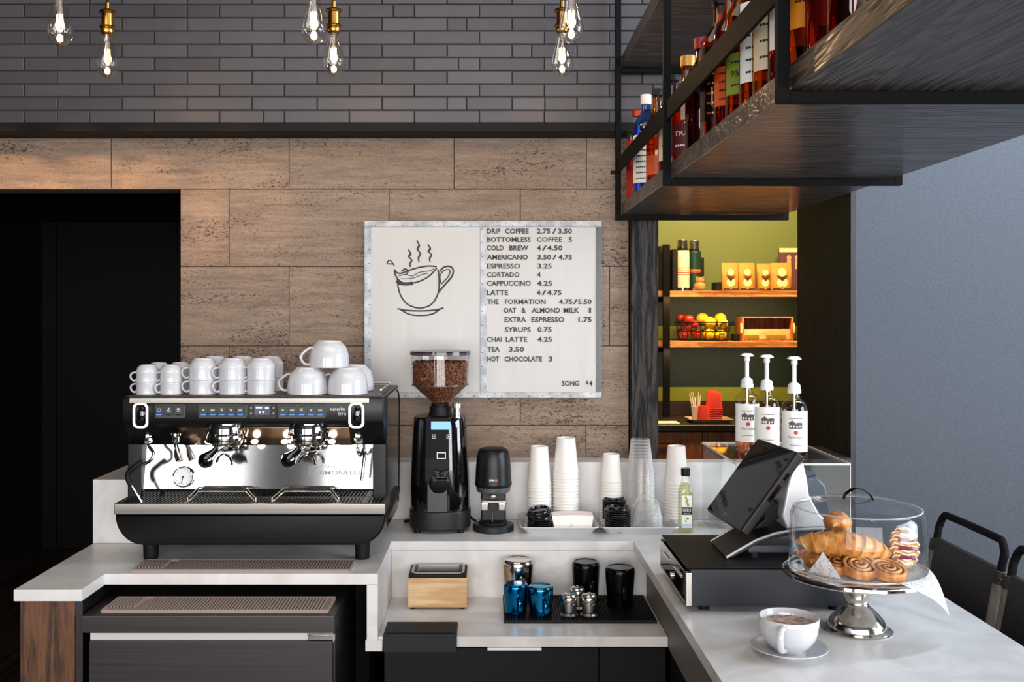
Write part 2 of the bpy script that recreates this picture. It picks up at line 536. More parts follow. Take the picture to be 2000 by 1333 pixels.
thin_glass('hopper_plastic', (0.93, 0.91, 0.91), 0.02, 1.5, 0.02)
thin_glass('bulb_glass', (0.975, 0.94, 0.89), 0.0, 1.4, 0.02, 2.0)
thin_glass('amber_glass', (0.70, 0.30, 0.07), 0.03, 1.5, 0.03)
thin_glass('pale_amber_glass', (0.82, 0.50, 0.16), 0.03, 1.5, 0.03)
thin_glass('dark_amber_glass', (0.48, 0.18, 0.08), 0.03, 1.5, 0.03)
thin_glass('blue_glass', (0.35, 0.55, 0.9), 0.03, 1.5, 0.04)
thin_glass('brown_glass', (0.60, 0.30, 0.10), 0.02, 1.5, 0.02)
mat('acrylic_edge', '#cfd0c8', 0.25)
mat('brass', '#b98a45', 0.22, 1.0)
mat('filament', '#ffcf8a', 0.5, emit='#ffc070', es=26.0)

# ------------------------------------------------------------------ the setting
DW = 3.53                       # stone wall
DB = 3.40                       # brick face above the steel beam
bm = BM(); bx(bm, -4, 4.6, -3.5, 7.2, -0.05, 0.0); struct('floor', bm, 'floor_wood')
bm = BM(); bx(bm, -4, 4.6, -3.5, 3.8, 3.25, 3.3); struct('ceiling', bm, 'ceiling_paint')

# stone cladding over a backing wall; the doorway on one side stays open
WX = lambda px: (px - 955) / 550
bm = BM()
rows = [(270, 370, [-400, 218, 565, 887, 1145, 1228]), (370, 521, [353, 448, 760, 1016, 1228]), (521, 676, [353, 565, 873, 1190, 1228]),
        (676, 831, [353, 448, 760, 1016, 1228]), (831, 985, [353, 565, 887, 1144, 1228]), (985, 1140, [353, 448, 760, 1016, 1228])]
for (ya, yb, xs) in rows:
    for a, b in zip(xs, xs[1:]):
        g = 0.0011
        bx(bm, WX(a) + g, WX(b) - g, DW, DW + 0.03, CAMZ + (610 - yb) / 550 + g, CAMZ + (610 - ya) / 550 - g, 0.0008, 1)
st = struct('wall_back', bm, 'travertine')
bm = BM()
bx(bm, WX(-400), WX(353) - .001, DW + 0.0005, DW + .12, 2.069, 2.075)
bx(bm, WX(-400), 0.55, DW + 0.03, DW + 0.12, 2.075, 3.25)
bx(bm, WX(353), 0.55, DW + 0.03, DW + 0.12, 0, 2.075)
struct('backing', bm, mat('stone_backing', '#6f5a48', 0.7), st)

# glazed brick, each brick its own bevelled block in one wall mesh
bm = BM()
s = 572.0
row_y = [-18 - 26 * k for k in range(10)][::-1] + [8, 34, 60, 86, 112, 138, 164, 189, 215, 240.5]
for i in range(len(row_y) - 1):
    ya, yb = row_y[i], row_y[i + 1]
    off = 47 if i % 2 == (row_y.index(8) % 2) else 111
    x = off - 127 * 8
    while x < 1690:
        cuts = [x, x + 127]
        if random.random() < 0.12: cuts = [x, x + random.choice((38, 64, 86)), x + 127]
        for a, b in zip(cuts, cuts[1:]):
            xa, xb = (a - 955) / s, (b - 955) / s
            if xb > 1.28: xb = 1.28
            if xb - xa > 0.02:
                dd = random.uniform(-.0016, .0016)
                bx(bm, xa + .0016, xb - .0016, DB + dd, DB + 0.05, CAMZ + (610 - yb) / s + .0016, CAMZ + (610 - ya) / s - .0016, 0.0022, 2)
        x += 127
br = struct('wall_brick', bm, 'grey_brick', flat=True)
bm = BM(); bx(bm, (47 - 127 * 8 - 955) / s, 1.28, DB + 0.006, DB + 0.12, 2.285, 3.25)
struct('mortar', bm, mat('mortar', '#2a282a', 0.8), br)
bm = BM(); bx(bm, -3.6, 1.28, DB - 0.004, DW - .0005, 2.2495, 2.2805, 0.001, 1); struct('trim_1', bm, 'black_beam')
# timber post and the deep lining of the pass-through
bm = BM(); bx(bm, 0.4985, 0.595, DW - 0.035, DW + 0.14, 0, 2.2485, 0.002, 1); struct('trim_2', bm, 'black_oak_post')
bm = BM(); bx(bm, 1.282, 1.30, DW - 0.002, 4.14, 0, 2.2485, 0.001, 1); struct('trim_3', bm, wood('lining_wood', '#242221', '#353130', 'Z', 2.0, 0.6, bump=.15))
bm = BM(); bx(bm, 0.596, 1.281, DW, 4.13, 2.12, 2.2485); struct('trim_4', bm, 'dark_paint')
bm = BM()
bx(bm, 1.301, 4.5, DW, DW + .12, 0, 3.25)
struct('wall_back_slate', bm, 'slate_wallcovering')
bm = BM(); bx(bm, .985, 1.281, DW - .03, DW + .3, 0, 1.1165, .001, 1); struct('trim_5', bm, mat('low_panel', '#33312f', 0.6))
# room behind the camera with its street windows
def holed_wall(bm, axis, at, th, lo, hi, holes):
    """a wall with rectangular openings (a0, a1, z0, z1)"""
    def put(a0, a1, z0, z1):
        if axis == 'Y': bx(bm, a0, a1, at, at + th, z0, z1)
        else: bx(bm, at, at + th, a0, a1, z0, z1)
    cur = lo
    for (a0, a1, z0, z1) in holes:
        put(cur, a0, 0, 3.25); put(a0, a1, 0, z0); put(a0, a1, z1, 3.25); cur = a1
    put(cur, hi, 0, 3.25)
def window(name, axis, at, a0, a1, z0, z1, nv, nh):
    bm = BM()
    def put(p0, p1, q0, q1):
        if axis == 'Y': bx(bm, p0, p1, at, at + .06, q0, q1)
        else: bx(bm, at, at + .06, p0, p1, q0, q1)
    t = .045
    put(a0, a1, z0, z0 + t); put(a0, a1, z1 - t, z1)
    for i in range(nv + 1):
        c = a0 + (a1 - a0) * i / nv
        c = min(max(c, a0 + t / 2), a1 - t / 2); put(c - t / 2, c + t / 2, z0 + t, z1 - t)
    for i in range(1, nh):
        c = z0 + (z1 - z0) * i / nh
        put(a0 + t, a1 - t, c - t / 2, c + t / 2)
    struct(name, bm, 'steel_frame_black')
bm = BM(); holed_wall(bm, 'Y', -3.42, .12, -4, 4.5, [(-3.4, -2.15, .5, 2.8), (-1.5, 3.0, .5, 2.8)]); struct('wall_front', bm, 'room_paint')
window('window_1', 'Y', -3.2, -3.4, -2.15, .5, 2.8, 1, 1); window('window_2', 'Y', -3.2, -1.5, 3.0, .5, 2.8, 4, 1)
bm = BM(); holed_wall(bm, 'X', 4.4, .12, -3.42, 3.65, [(-.6, 2.4, .9, 3.1)]); struct('wall_right', bm, 'room_paint')
window('window_3', 'X', 4.29, -.6, 2.4, .9, 3.1, 2, 1)
bm = BM(); bx(bm, -3.6, -3.5, -3.42, 7.2, 0, 3.25); struct('wall_left', bm, 'dark_paint')

# the unlit corridor beyond the doorway
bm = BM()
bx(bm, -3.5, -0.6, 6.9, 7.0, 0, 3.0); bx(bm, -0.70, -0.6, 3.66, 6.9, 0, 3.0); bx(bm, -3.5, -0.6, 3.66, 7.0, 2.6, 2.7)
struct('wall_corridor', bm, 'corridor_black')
bm = BM()
fx0, fx1, fz = X(112, 6.88), X(348, 6.88), Z(462, 6.88)
for (a, b, c, d_) in ((fx0 - .1, fx0, 0, fz + .1), (fx1, fx1 + .1, 0, fz + .1), (fx0, fx1, fz, fz + .1)):
    bx(bm, a, b, 6.86, 6.9, c, d_, .004, 1)
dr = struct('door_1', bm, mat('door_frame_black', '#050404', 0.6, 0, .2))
bm = BM(); bx(bm, fx0, fx1, 6.88, 6.895, 0.005, fz); obj('door_leaf', bm, mat('door_leaf_black', '#050303', 0.6, 0, .2), dr)

# the back room seen through the pass-through
RB = 6.38
bm = BM(); bx(bm, 0.2, 3.0, RB, RB + .1, 0, 2.75)
m, nt, p = newmat('banded_wall')
tc = nd(nt, 'ShaderNodeTexCoord'); sp = nd(nt, 'ShaderNodeSeparateXYZ'); nt.links.new(tc.outputs['Object'], sp.inputs[0])
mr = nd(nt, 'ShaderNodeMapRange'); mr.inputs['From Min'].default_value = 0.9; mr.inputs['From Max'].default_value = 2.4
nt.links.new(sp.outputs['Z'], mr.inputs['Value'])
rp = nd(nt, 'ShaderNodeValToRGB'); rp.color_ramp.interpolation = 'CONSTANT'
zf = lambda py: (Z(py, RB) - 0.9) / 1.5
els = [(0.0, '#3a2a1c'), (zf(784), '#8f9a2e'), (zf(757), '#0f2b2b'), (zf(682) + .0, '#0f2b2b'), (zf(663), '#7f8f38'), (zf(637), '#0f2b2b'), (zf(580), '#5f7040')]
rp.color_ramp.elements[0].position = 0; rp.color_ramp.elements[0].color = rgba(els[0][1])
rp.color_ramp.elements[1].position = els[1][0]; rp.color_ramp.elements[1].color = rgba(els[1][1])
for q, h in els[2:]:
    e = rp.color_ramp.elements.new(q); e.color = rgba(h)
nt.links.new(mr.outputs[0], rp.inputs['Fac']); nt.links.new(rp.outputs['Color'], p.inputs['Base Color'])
p.inputs['Roughness'].default_value = 0.6
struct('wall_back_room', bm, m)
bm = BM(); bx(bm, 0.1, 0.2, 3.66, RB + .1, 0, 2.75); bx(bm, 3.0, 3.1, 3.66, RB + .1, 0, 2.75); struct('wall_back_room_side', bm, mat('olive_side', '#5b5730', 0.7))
bm = BM(); bx(bm, 0.1, 3.1, 3.66, RB + .1, 2.75, 2.8); struct('ceiling_back_room', bm, 'ceiling_paint')
# added unseen warm spots that cast the orange glow round the doorway head
for sx_ in (-1.95, -1.68, -1.41, -1.14, -0.87):
    sd = bpy.data.lights.new('doorway_fill_glow', 'SPOT'); sd.energy = 34 if sx_ < -1 else 12; sd.color = (1, .55, .24); sd.spot_size = math.radians(25); sd.spot_blend = .5; sd.shadow_soft_size = .03
    so = bpy.data.objects.new('doorway_fill_glow', sd); COL.objects.link(so); so.location = (sx_, 2.70, 2.56); so.rotation_euler = Vector((0, .83, -.565)).to_track_quat('-Z', 'Y').to_euler()
# warm shelf lighting of that room
area('back_room_downlight', (1.45, 5.45, 2.7), (1.5, 6.2, 1.5), 1.2, 0.25, 62, (1.0, 0.64, 0.27))
area('shelf_strip_light', (1.5, 6.02, 1.722), (1.5, 6.12, 1.4), 0.9, 0.03, 5.5, (1.0, 0.60, 0.22))
area('lower_strip_light', (1.5, 6.02, 1.405), (1.5, 6.12, 1.0), 0.9, 0.03, 4.0, (1.0, 0.66, 0.30))

# ------------------------------------------------------------------ the bar
ZC = 0.92
ZN = 0.746
wt = thing('worktop', 'white quartz worktop carrying the espresso machine and wrapping round the sunken bay', 'worktop', (-0.3, 2.9, 0.89))
bm = BM()
prism(bm, [(-1.22, 2.555), (-1.045, 2.555), (-1.045, 2.71), (-.303, 2.71), (-.303, 3.095), (.449, 3.095), (.449, .75), (1.14, .75), (1.14, 3.419), (-1.063, 3.419), (-1.063, 3.065), (-1.22, 3.065)], .89, ZC, 'XY', 0.0015, 2)
obj('slab', bm, 'white_quartz', wt)
bm = BM()
bx(bm, -.333, -.303, 2.71, 3.095, ZN - .029, .8895, .001, 1)
bx(bm, -.336, -.290, 2.705, 2.75, ZN - .036, ZN - .006, .001, 1)
obj('bay_side', bm, 'white_quartz', wt)
bm = BM(); bx(bm, -.303, .490, 3.095, 3.115, ZN - .028, .8895, .001, 1); obj('bay_back', bm, 'white_quartz', wt)
bm = BM(); bx(bm, -.303, .489, 2.716, 3.095, ZN - .028, ZN, .0015, 1); obj('bay_shelf', bm, 'white_quartz', wt)
bm = BM(); bx(bm, .490, .51, .9, 3.095, ZN - .032, .8895, .0005, 1); obj('bay_cheek', bm, mat('taupe_panel', '#6d655f', 0.5), wt)

lg = thing('raised_ledge', 'white stone ledge raised behind the machine along the stone wall', 'ledge', (-.2, 3.5, ZC))
bm = BM(); prism(bm, [(-1.22, 3.066), (-1.062, 3.066), (-1.062, 3.42), (.985, 3.42), (.985, DW - .037), (.496, DW - .037), (.496, DW - .0005), (-1.22, DW - .0005)], ZC, 1.117, 'XY', .0015, 2)
obj('ledge_block', bm, 'white_quartz', lg)

# cabinets under it
wp = thing('end_panel', 'walnut end panel under the cut corner of the white worktop', 'panel', (-1.15, 2.7, 0))
bm = BM(); bx(bm, -1.215, -1.074, 2.58, 3.05, 0, .889, .001, 1); obj('walnut_board', bm, 'walnut', wp)
bm = BM(); bx(bm, -1.0735, -1.055, 2.585, 3.05, 0, .889); obj('steel_edge', bm, 'dark_steel', wp)
bc = thing('base_cabinet', 'black cabinet front under the sunken bay with a white edge pull', 'cabinet', (.1, 3, 0))
bm = BM(); bx(bm, -.288, .488, 2.752, 3.09, 0, ZN - .0285); obj('carcass', bm, mat('black_laminate', '#0b0b0c', 0.5, 0, .2), bc)
dw = []
bm = BM(); bx(bm, -.288, .30, 2.735, 2.745, .1, ZN - .036, .001, 1); d1 = obj('door', bm, 'black_laminate', bc)
bm = BM(); bx(bm, X(952, 2.71), X(1058, 2.71), 2.712, 2.737, ZN - .0358, ZN - .0295, .0008, 1); obj('pull', bm, 'white_plastic', d1)
bm = BM(); bx(bm, .303, .486, 2.735, 2.745, .1, ZN - .036, .001, 1); obj('door', bm, 'black_laminate', bc)
bb = thing('guest_counter', 'black panelled base under the long guest side of the bar', 'cabinet', (.7, 2, 0))
bm = BM(); bx(bm, .512, .86, .9, 3.415, 0, .8895); obj('carcass', bm, 'black_laminate', bb)
bm = BM(); bx(bm, .495, .511, .9, 2.72, 0, ZN - .034, .001, 1); obj('panel', bm, 'black_laminate', bb)
kb = thing('support_cabinet', 'black recess cabinet between the steel refrigerator and the white drop edge', 'cabinet', (-.36, 3, 0))
bm = BM(); bx(bm, -.375, -.337, 2.80, 3.4, 0, .889); bx(bm, -1.05, -.376, 3.30, 3.4, 0, .889); obj('carcass', bm, 'corridor_black', kb)

fr = thing('undercounter_refrigerator', 'brushed steel undercounter refrigerator below the espresso machine', 'refrigerator', (-.72, 2.8, 0))
bm = BM(); bx(bm, -1.047, -.397, 2.555, 3.1, .808, .8525, .002, 2); obj('top', bm, 'dark_steel', fr)
bm = BM(); bx(bm, -1.033, -.402, 2.60, 3.1, .05, .8075); obj('case', bm, 'brushed_steel', fr)
bm = BM(); bx(bm, -1.030, -.402, 2.572, 2.5995, .778, .8075); obj('gasket', bm, mat('gasket_white', '#c9c6c2', 0.5), fr)
bm = BM(); bx(bm, -1.030, -.402, 2.56, 2.5715, .12, .786, .003, 2); d = obj('door', bm, 'dark_steel', fr)
bm = BM(); bx(bm, -.466, -.403, 2.566, 2.598, .7865, .7975, .001, 1); bx(bm, -.47, -.40, 2.57, 2.60, .7975, .8025, .001, 1); obj('hinge', bm, 'chrome', fr)
bm = BM()
for (x, z) in ((-.388, .83), (-.388, .7)):
    pass
for x in (-.98, -.45):
    lathe(bm, [(0, 0), (.018, 0), (.018, .05), (0, .05)], (x, 2.66, 0), 12)
obj('leg', bm, 'rubber_black', fr)

def bar_mat(name, label, x0, x1, y0, y1, z, m, pitch, group=None, skew=0.0):
    r = thing(name, label, 'bar mat', ((x0 + x1) / 2, (y0 + y1) / 2, z), group)
    bm = BM()
    bx(bm, x0, x1, y0, y1, z, z + .003)
    e = .004
    bx(bm, x0, x1, y0, y0 + e, z + .003, z + .009); bx(bm, x0, x1, y1 - e, y1, z + .003, z + .009)
    bx(bm, x0, x0 + e, y0 + e, y1 - e, z + .003, z + .009); bx(bm, x1 - e, x1, y0 + e, y1 - e, z + .003, z + .009)
    obj('tray', bm, m, r)
    return r
def ribs(r, x0, x1, y0, y1, z, m, pitch, wd, name='ribs'):
    bm = BM(); x = x0
    while x < x1 - wd:
        bx(bm, x, x + wd, y0, y1, z + .003, z + .0085); x += pitch
    obj(name, bm, m, r)
r = bar_mat('bar_mat', 'taupe ribbed rubber bar mat on the white worktop before the machine feet', X(257, 2.72), X(683, 2.72), 2.722, 2.835, ZC, 'taupe_rubber', .009)
ribs(r, X(326, 2.72), X(676, 2.72), 2.728, 2.828, ZC, 'taupe_rubber', .0088, .0048)
ribs(r, X(262, 2.72), X(315, 2.72), 2.752, 2.828, ZC, 'taupe_rubber', .0088, .0048, 'drain_ribs')
r = bar_mat('bar_mat', 'taupe ribbed rubber bar mat on the steel refrigerator top', X(197, 2.576), X(641, 2.576), 2.578, 2.70, .8525, 'taupe_rubber', .009)
ribs(r, X(272, 2.576), X(634, 2.576), 2.584, 2.693, .8525, 'taupe_rubber', .0088, .0048)
ribs(r, X(204, 2.576), X(258, 2.576), 2.612, 2.693, .8525, 'taupe_rubber', .0088, .0048, 'drain_ribs')
r = bar_mat('bar_mat', 'black ribbed rubber bar mat under the upturned pitchers', .043, .478, 2.832, 3.085, ZN, 'rubber_black', .009)
ribs(r, .05, .472, 2.837, 3.08, ZN, 'rubber_black', .0082, .0038)

r = thing('tamping_mat', 'black rubber tamping mat folded over the bay front edge', 'tamping mat', (-.19, 2.75, ZN))
bm = BM()
prism(bm, [(2.700, ZN - .036), (2.7145, ZN - .036), (2.7145, ZN + .0005), (2.81, ZN + .0005), (2.81, ZN + .012), (2.700, ZN + .012)], X(748, 2.70), X(892, 2.70), 'YZ', .003, 2)
rr = obj('folded_pad', bm, mat('mat_rubber', '#15171b', 0.5, 0, .3), r)
bm = BM(); bx(bm, X(754, 2.71), X(888, 2.71), 2.712, 2.803, ZN + .012, ZN + .0145, .001, 1); obj('inset', bm, mat('mat_inset', '#131315', 0.6), r)

# knock box
r = thing('knock_box', 'maple wooden knock box with a steel pan set in the white bay', 'knock box', (X(855, 3.02), 3.025, ZN))
x0, x1 = X(797, 2.965), X(912, 2.965)
bm = BM()
for (a, b, c, d_) in ((x0, x1, 2.966, 2.978), (x0, x1, 3.07, 3.082), (x0, x0 + .012, 2.978, 3.07), (x1 - .012, x1, 2.978, 3.07)):
    bx(bm, a, b, c, d_, ZN + .006, ZN + .094, .0008, 1)
bx(bm, x0 + .012, x1 - .012, 2.978, 3.07, ZN + .006, ZN + .012)
obj('maple_box', bm, 'maple', r)
bm = BM()
for (a, b, c, d_) in ((x0 + .001, x1 - .001, 2.965, 2.977), (x0 + .001, x1 - .001, 3.071, 3.083), (x0 + .001, x0 + .013, 2.977, 3.071), (x1 - .013, x1 - .001, 2.977, 3.071)):
    bx(bm, a, b, c, d_, ZN + .0945, ZN + .104, .002, 2)
obj('rubber_rim', bm, 'rubber_black', r)
bm = BM()
P0 = roundrect(x0 + .008, x1 - .008, 2.972, 3.077, .014); P1 = roundrect(x0 + .016, x1 - .016, 2.979, 3.070, .012); P2 = roundrect(x0 + .024, x1 - .024, 2.986, 3.063, .012)
L = [[bm.verts.new((q[0], q[1], z)) for q in P] for P, z in ((P0, ZN + .105), (P0, ZN + .108), (P1, ZN + .108), (P2, ZN + .02))]
for A, B in zip(L, L[1:]):
    for i in range(len(A)):
        j = (i + 1) % len(A); bm.faces.new((A[i], A[j], B[j], B[i]))
bm.faces.new(L[-1])
bmesh.ops.recalc_face_normals(bm, faces=bm.faces)
obj('steel_pan', bm, 'brushed_steel', r)
for i, (x, y) in enumerate(((x0 + .014, 2.98), (x1 - .014, 2.98), (x0 + .014, 3.068), (x1 - .014, 3.068))):
    bm = BM(); lathe(bm, [(0, 0), (.008, 0), (.008, .006), (0, .006)], (x, y, ZN), 12); obj('foot', bm, 'rubber_black', r)

# upturned milk pitchers
def pitcher(label, m, rb, rt, h, spout=True):
    """stands on its mouth: wide rim below, flat foot on top"""
    r = thing('milk_pitcher', label, 'milk pitcher', (0, 0, 0), 'milk pitchers upturned on the black mat')
    bm = BM()
    lathe(bm, [(rt * .93, 0), (rt, 0.001), (rt, .004), (rt * .985, .012), (rt + (rb - rt) * .35, h * .35), (rb * .985, h * .72), (rb, h * .86), (rb * .985, h * .94), (rb * .93, h * .98), (rb * .85, h), (rb * .8, h * .995), (rb * .78, h * .985), (0, h * .985)], (0, 0, 0), 36)
    obj('body', bm, m, r, 50)
    bm = BM()
    tube(bm, [(0, -rt * .96, h * .12), (0, -rt - .010, h * .10), (0, -rt - .022, h * .16), (0, -rt - .024, h * .42), (0, -rb - .014, h * .58), (0, -rb * .96, h * .62)], .0035, 8, 5, flat=2.0)
    obj('handle', bm, m, r)
    return r
mat('blue_steel', '#0c6ea8', 0.16, 1.0)
mat('teal_steel', '#1b84b4', 0.16, 1.0)
mat('black_steel', '#1a1a1b', 0.2, 0.9)
mat('copper_steel', '#c8bdb4', 0.12, 1.0)
ZM = ZN + .0085
for (lab, m, px, d, rb, rt, h, rz) in (
    ('large polished steel pitcher behind the two blue pitchers', 'copper_steel', 1012, 3.035, .049, .043, .126, .2),
    ('dark blue pitcher in front of the polished steel pitcher', 'blue_steel', 1007, 2.91, .036, .031, .086, .25),
    ('lighter teal blue pitcher beside the dark blue pitcher', 'teal_steel', 1056, 2.90, .037, .033, .082, .25),
    ('black pitcher standing behind the small steel dosing cups', 'black_steel', 1144, 3.03, .042, .038, .120, .2),
    ('black pitcher near the taupe cheek at the mat corner', 'black_steel', 1211, 2.98, .044, .038, .116, .1)):
    r = pitcher(lab, m, rb, rt, h)
    r.location = (X(px, d), d, ZM); r.rotation_euler = (0, 0, rz)
# little steel dosing cups
def shaker(label):
    r = thing('dosing_cup', label, 'dosing cup', (0, 0, 0), 'steel dosing cups on the black mat')
    bm = BM(); lathe(bm, [(0, 0), (.026, 0), (.0265, .002), (.0225, .005), (.0205, .008), (.0215, .014), (.0215, .034), (.0185, .038)], (0, 0, 0), 28); obj('flared_base', bm, 'brushed_steel', r)
    bm = BM(); lathe(bm, [(.0185, .038), (.0235, .041), (.0245, .046), (.0235, .053), (.0195, .060), (.013, .0635), (0, .064)], (0, 0, 0), 28); obj('cap', bm, 'satin_chrome', r)
    bm = BM(); tube(bm, [(.006, 0, .064), (0, .006, .064), (-.006, 0, .064), (0, -.006, .064)], .0015, 6, closed=True); obj('rim', bm, 'chrome', r)
    return r
P = Proto(shaker('small steel dosing cup beside the teal blue pitcher'))
P.at((X(1112, 2.88), 2.885, ZM))
P.at((X(1151, 2.88), 2.885, ZM), 0, 'small steel dosing cup nearest the mat middle, in front of the black pitchers')
P.at((X(1128, 2.955), 2.955, ZM), 0, 'small steel dosing cup behind the other two')

# ------------------------------------------------------------------ espresso machine
M_ = thing('espresso_machine', 'black and steel two group espresso machine with white cups on top', 'espresso machine', (-.67, 3.03, ZC))
xl, xr = -1.046, -.300
for (x, y) in ((-.978, 2.88), (-.366, 2.88), (-.965, 3.22), (-.372, 3.22)):
    bm = BM(); lathe(bm, [(0, 0), (.019, 0), (.0205, .003), (.0225, .05), (.0225, .066), (0, .066)], (x, y, ZC), 24); obj('foot', bm, 'rubber_black', M_)
bm = BM()
n = 10; R = .115
prof = [(-1.0464, 1.067), (-.289, 1.067)]
zb = .980
for k in range(n + 1):
    a = math.radians(90 * k / n); prof.append((-.289 - .078 + .078 * math.cos(a), zb + .084 - .084 * math.sin(a)))
for k in range(n + 1):
    a = math.radians(90 + 90 * k / n); prof.append((-1.0464 + .078 + .078 * math.cos(a), zb + .084 - .084 * math.sin(a)))
prism(bm, prof, 2.785, 3.25, 'XZ', .006, 3)
obj('lower_body', bm, 'satin_black', M_, 40)
bm = BM()
bx(bm, -1.0464, -.289, 2.775, 2.789, 1.0675, 1.099, .003, 2)
bx(bm, -1.0464, -1.034, 2.789, 2.92, 1.0675, 1.099, .003, 2); bx(bm, -.301, -.289, 2.789, 2.92, 1.0675, 1.099, .003, 2)
tray = obj('drip_tray', bm, 'brushed_steel', M_)
bm = BM(); bx(bm, -1.034, -.301, 2.789, 2.92, 1.07, 1.088); obj('tray_floor', bm, 'brushed_steel', tray)
bm = BM()
x = -1.03
while x < -.31:
    bx(bm, x, x + .0045, 2.792, 2.90, 1.0885, 1.0955); x += .0105
for y in (2.80, 2.893): bx(bm, -1.03, -.306, y, y + .004, 1.0885, 1.096)
for x in (-.86, -.62, -.36): bx(bm, x, x + .012, 2.79, 2.905, 1.0885, 1.0965)
obj('drip_grate', bm, 'brushed_steel', tray)
# back column with its bright splash panel
bm = BM(); bx(bm, xl, xr, 2.915, 3.28, 1.0675, 1.246, .004, 2); obj('column', bm, 'satin_black', M_)
for (a, b) in ((xl - .002, -1.008), (-.337, xr + .002)):
    bm = BM(); bx(bm, a, b, 2.885, 2.93, 1.088, 1.25, .003, 2); obj('side_cheek', bm, 'satin_black', M_)
bm = BM(); prism(bm, [(2.896, 1.118), (2.912, 1.246), (2.916, 1.246), (2.900, 1.118)], -1.008, -.337, 'YZ'); mp_ = obj('splash_panel', bm, 'mirror_steel', M_)
bm = BM(); bx(bm, -1.008, -.337, 2.893, 2.914, 1.097, 1.118); obj('lower_strip', bm, 'gloss_black', M_)
# pressed maker's name on the splash panel
bm = BM()
text_bm(bm, 'SIMONELLI', X(622, 2.9), X(702, 2.9), Z(924, 2.9), .012, 2.9027, bold=.01)
text_bm(bm, 'NUOVA', X(622, 2.9), X(655, 2.9), Z(912, 2.9), .007, 2.9027)
for (a, b, c, e) in ((604, 619, 912, 913.5), (604, 619, 927, 928.5), (604, 605.5, 912, 928), (617.5, 619, 912, 928)):
    bx(bm, X(a, 2.9), X(b, 2.9), 2.9015, 2.903, Z(e, 2.9), Z(c, 2.9))
tube(bm, [(X(607, 2.9), 2.902, Z(918, 2.9)), (X(611, 2.9), 2.902, Z(924, 2.9)), (X(617, 2.9), 2.902, Z(914, 2.9))], .0011, 6)
for v in bm.verts: v.co.y += -.0068 + (v.co.z - 1.118) * .125
obj('maker_lettering', bm, mat('grey_ink', '#77787a', 0.4), mp_)
# head
bm = BM()
prism(bm, [(2.834, 1.390), (2.832, 1.385), (2.832, 1.326), (2.836, 1.314), (2.845, 1.305), (2.902, 1.247), (2.925, 1.243), (3.28, 1.243), (3.31, 1.27), (3.32, 1.36), (3.30, 1.391), (3.28, 1.392)], xl, xr, 'YZ', .005, 3)
hd = obj('head', bm, 'satin_black', M_, 30)
bm = BM(); bx(bm, X(252, 2.826), X(721, 2.826), 2.826, 2.834, 1.3735, 1.389, .0015, 2); obj('trim_strip', bm, 'brushed_steel', M_)
bm = BM(); bx(bm, xl + .01, xr - .01, 2.84, 3.27, 1.3905, 1.3935, .001, 1); top = obj('cup_tray', bm, 'dark_steel', M_)
bm = BM()
tube(bm, [(xl + .02, 2.95, 1.402), (xl + .02, 3.26, 1.402), (xr - .02, 3.26, 1.402), (xr - .02, 2.95, 1.402)], .003, 8)
obj('cup_rail', bm, 'chrome', top)
# steel underface behind the groups (follows the slope of the head)
bm = BM()
o_ = -.0022
prism(bm, [(2.8465 + o_, 1.3035 + o_), (2.902 + o_, 1.2475 + o_), (2.902, 1.2495), (2.8465, 1.3055)], X(352, 2.87), X(684, 2.87), 'YZ')
obj('group_plate', bm, mat('bronze_steel', '#8d7a6b', 0.14, 1.0), M_)
# rear hood line
bm = BM()
tube(bm, [(xr + .002, 3.20, 1.385), (xr + .002, 3.29, 1.36), (xr + .002, 3.31, 1.30), (xr + .002, 3.30, 1.10), (xr + .002, 3.27, 1.01)], .002, 8, 5)
obj('side_seam', bm, 'rubber_black', M_)
bm = BM(); prism(bm, [(2.90, 1.0), (3.27, .99), (3.30, 1.08), (3.31, 1.31), (3.29, 1.385), (2.95, 1.385), (2.93, 1.26), (2.915, 1.24)], xr, xr + .0015, 'YZ'); obj('side_cover', bm, mat('side_gloss', '#26221f', 0.2, 0, .6, coat=.5), M_)

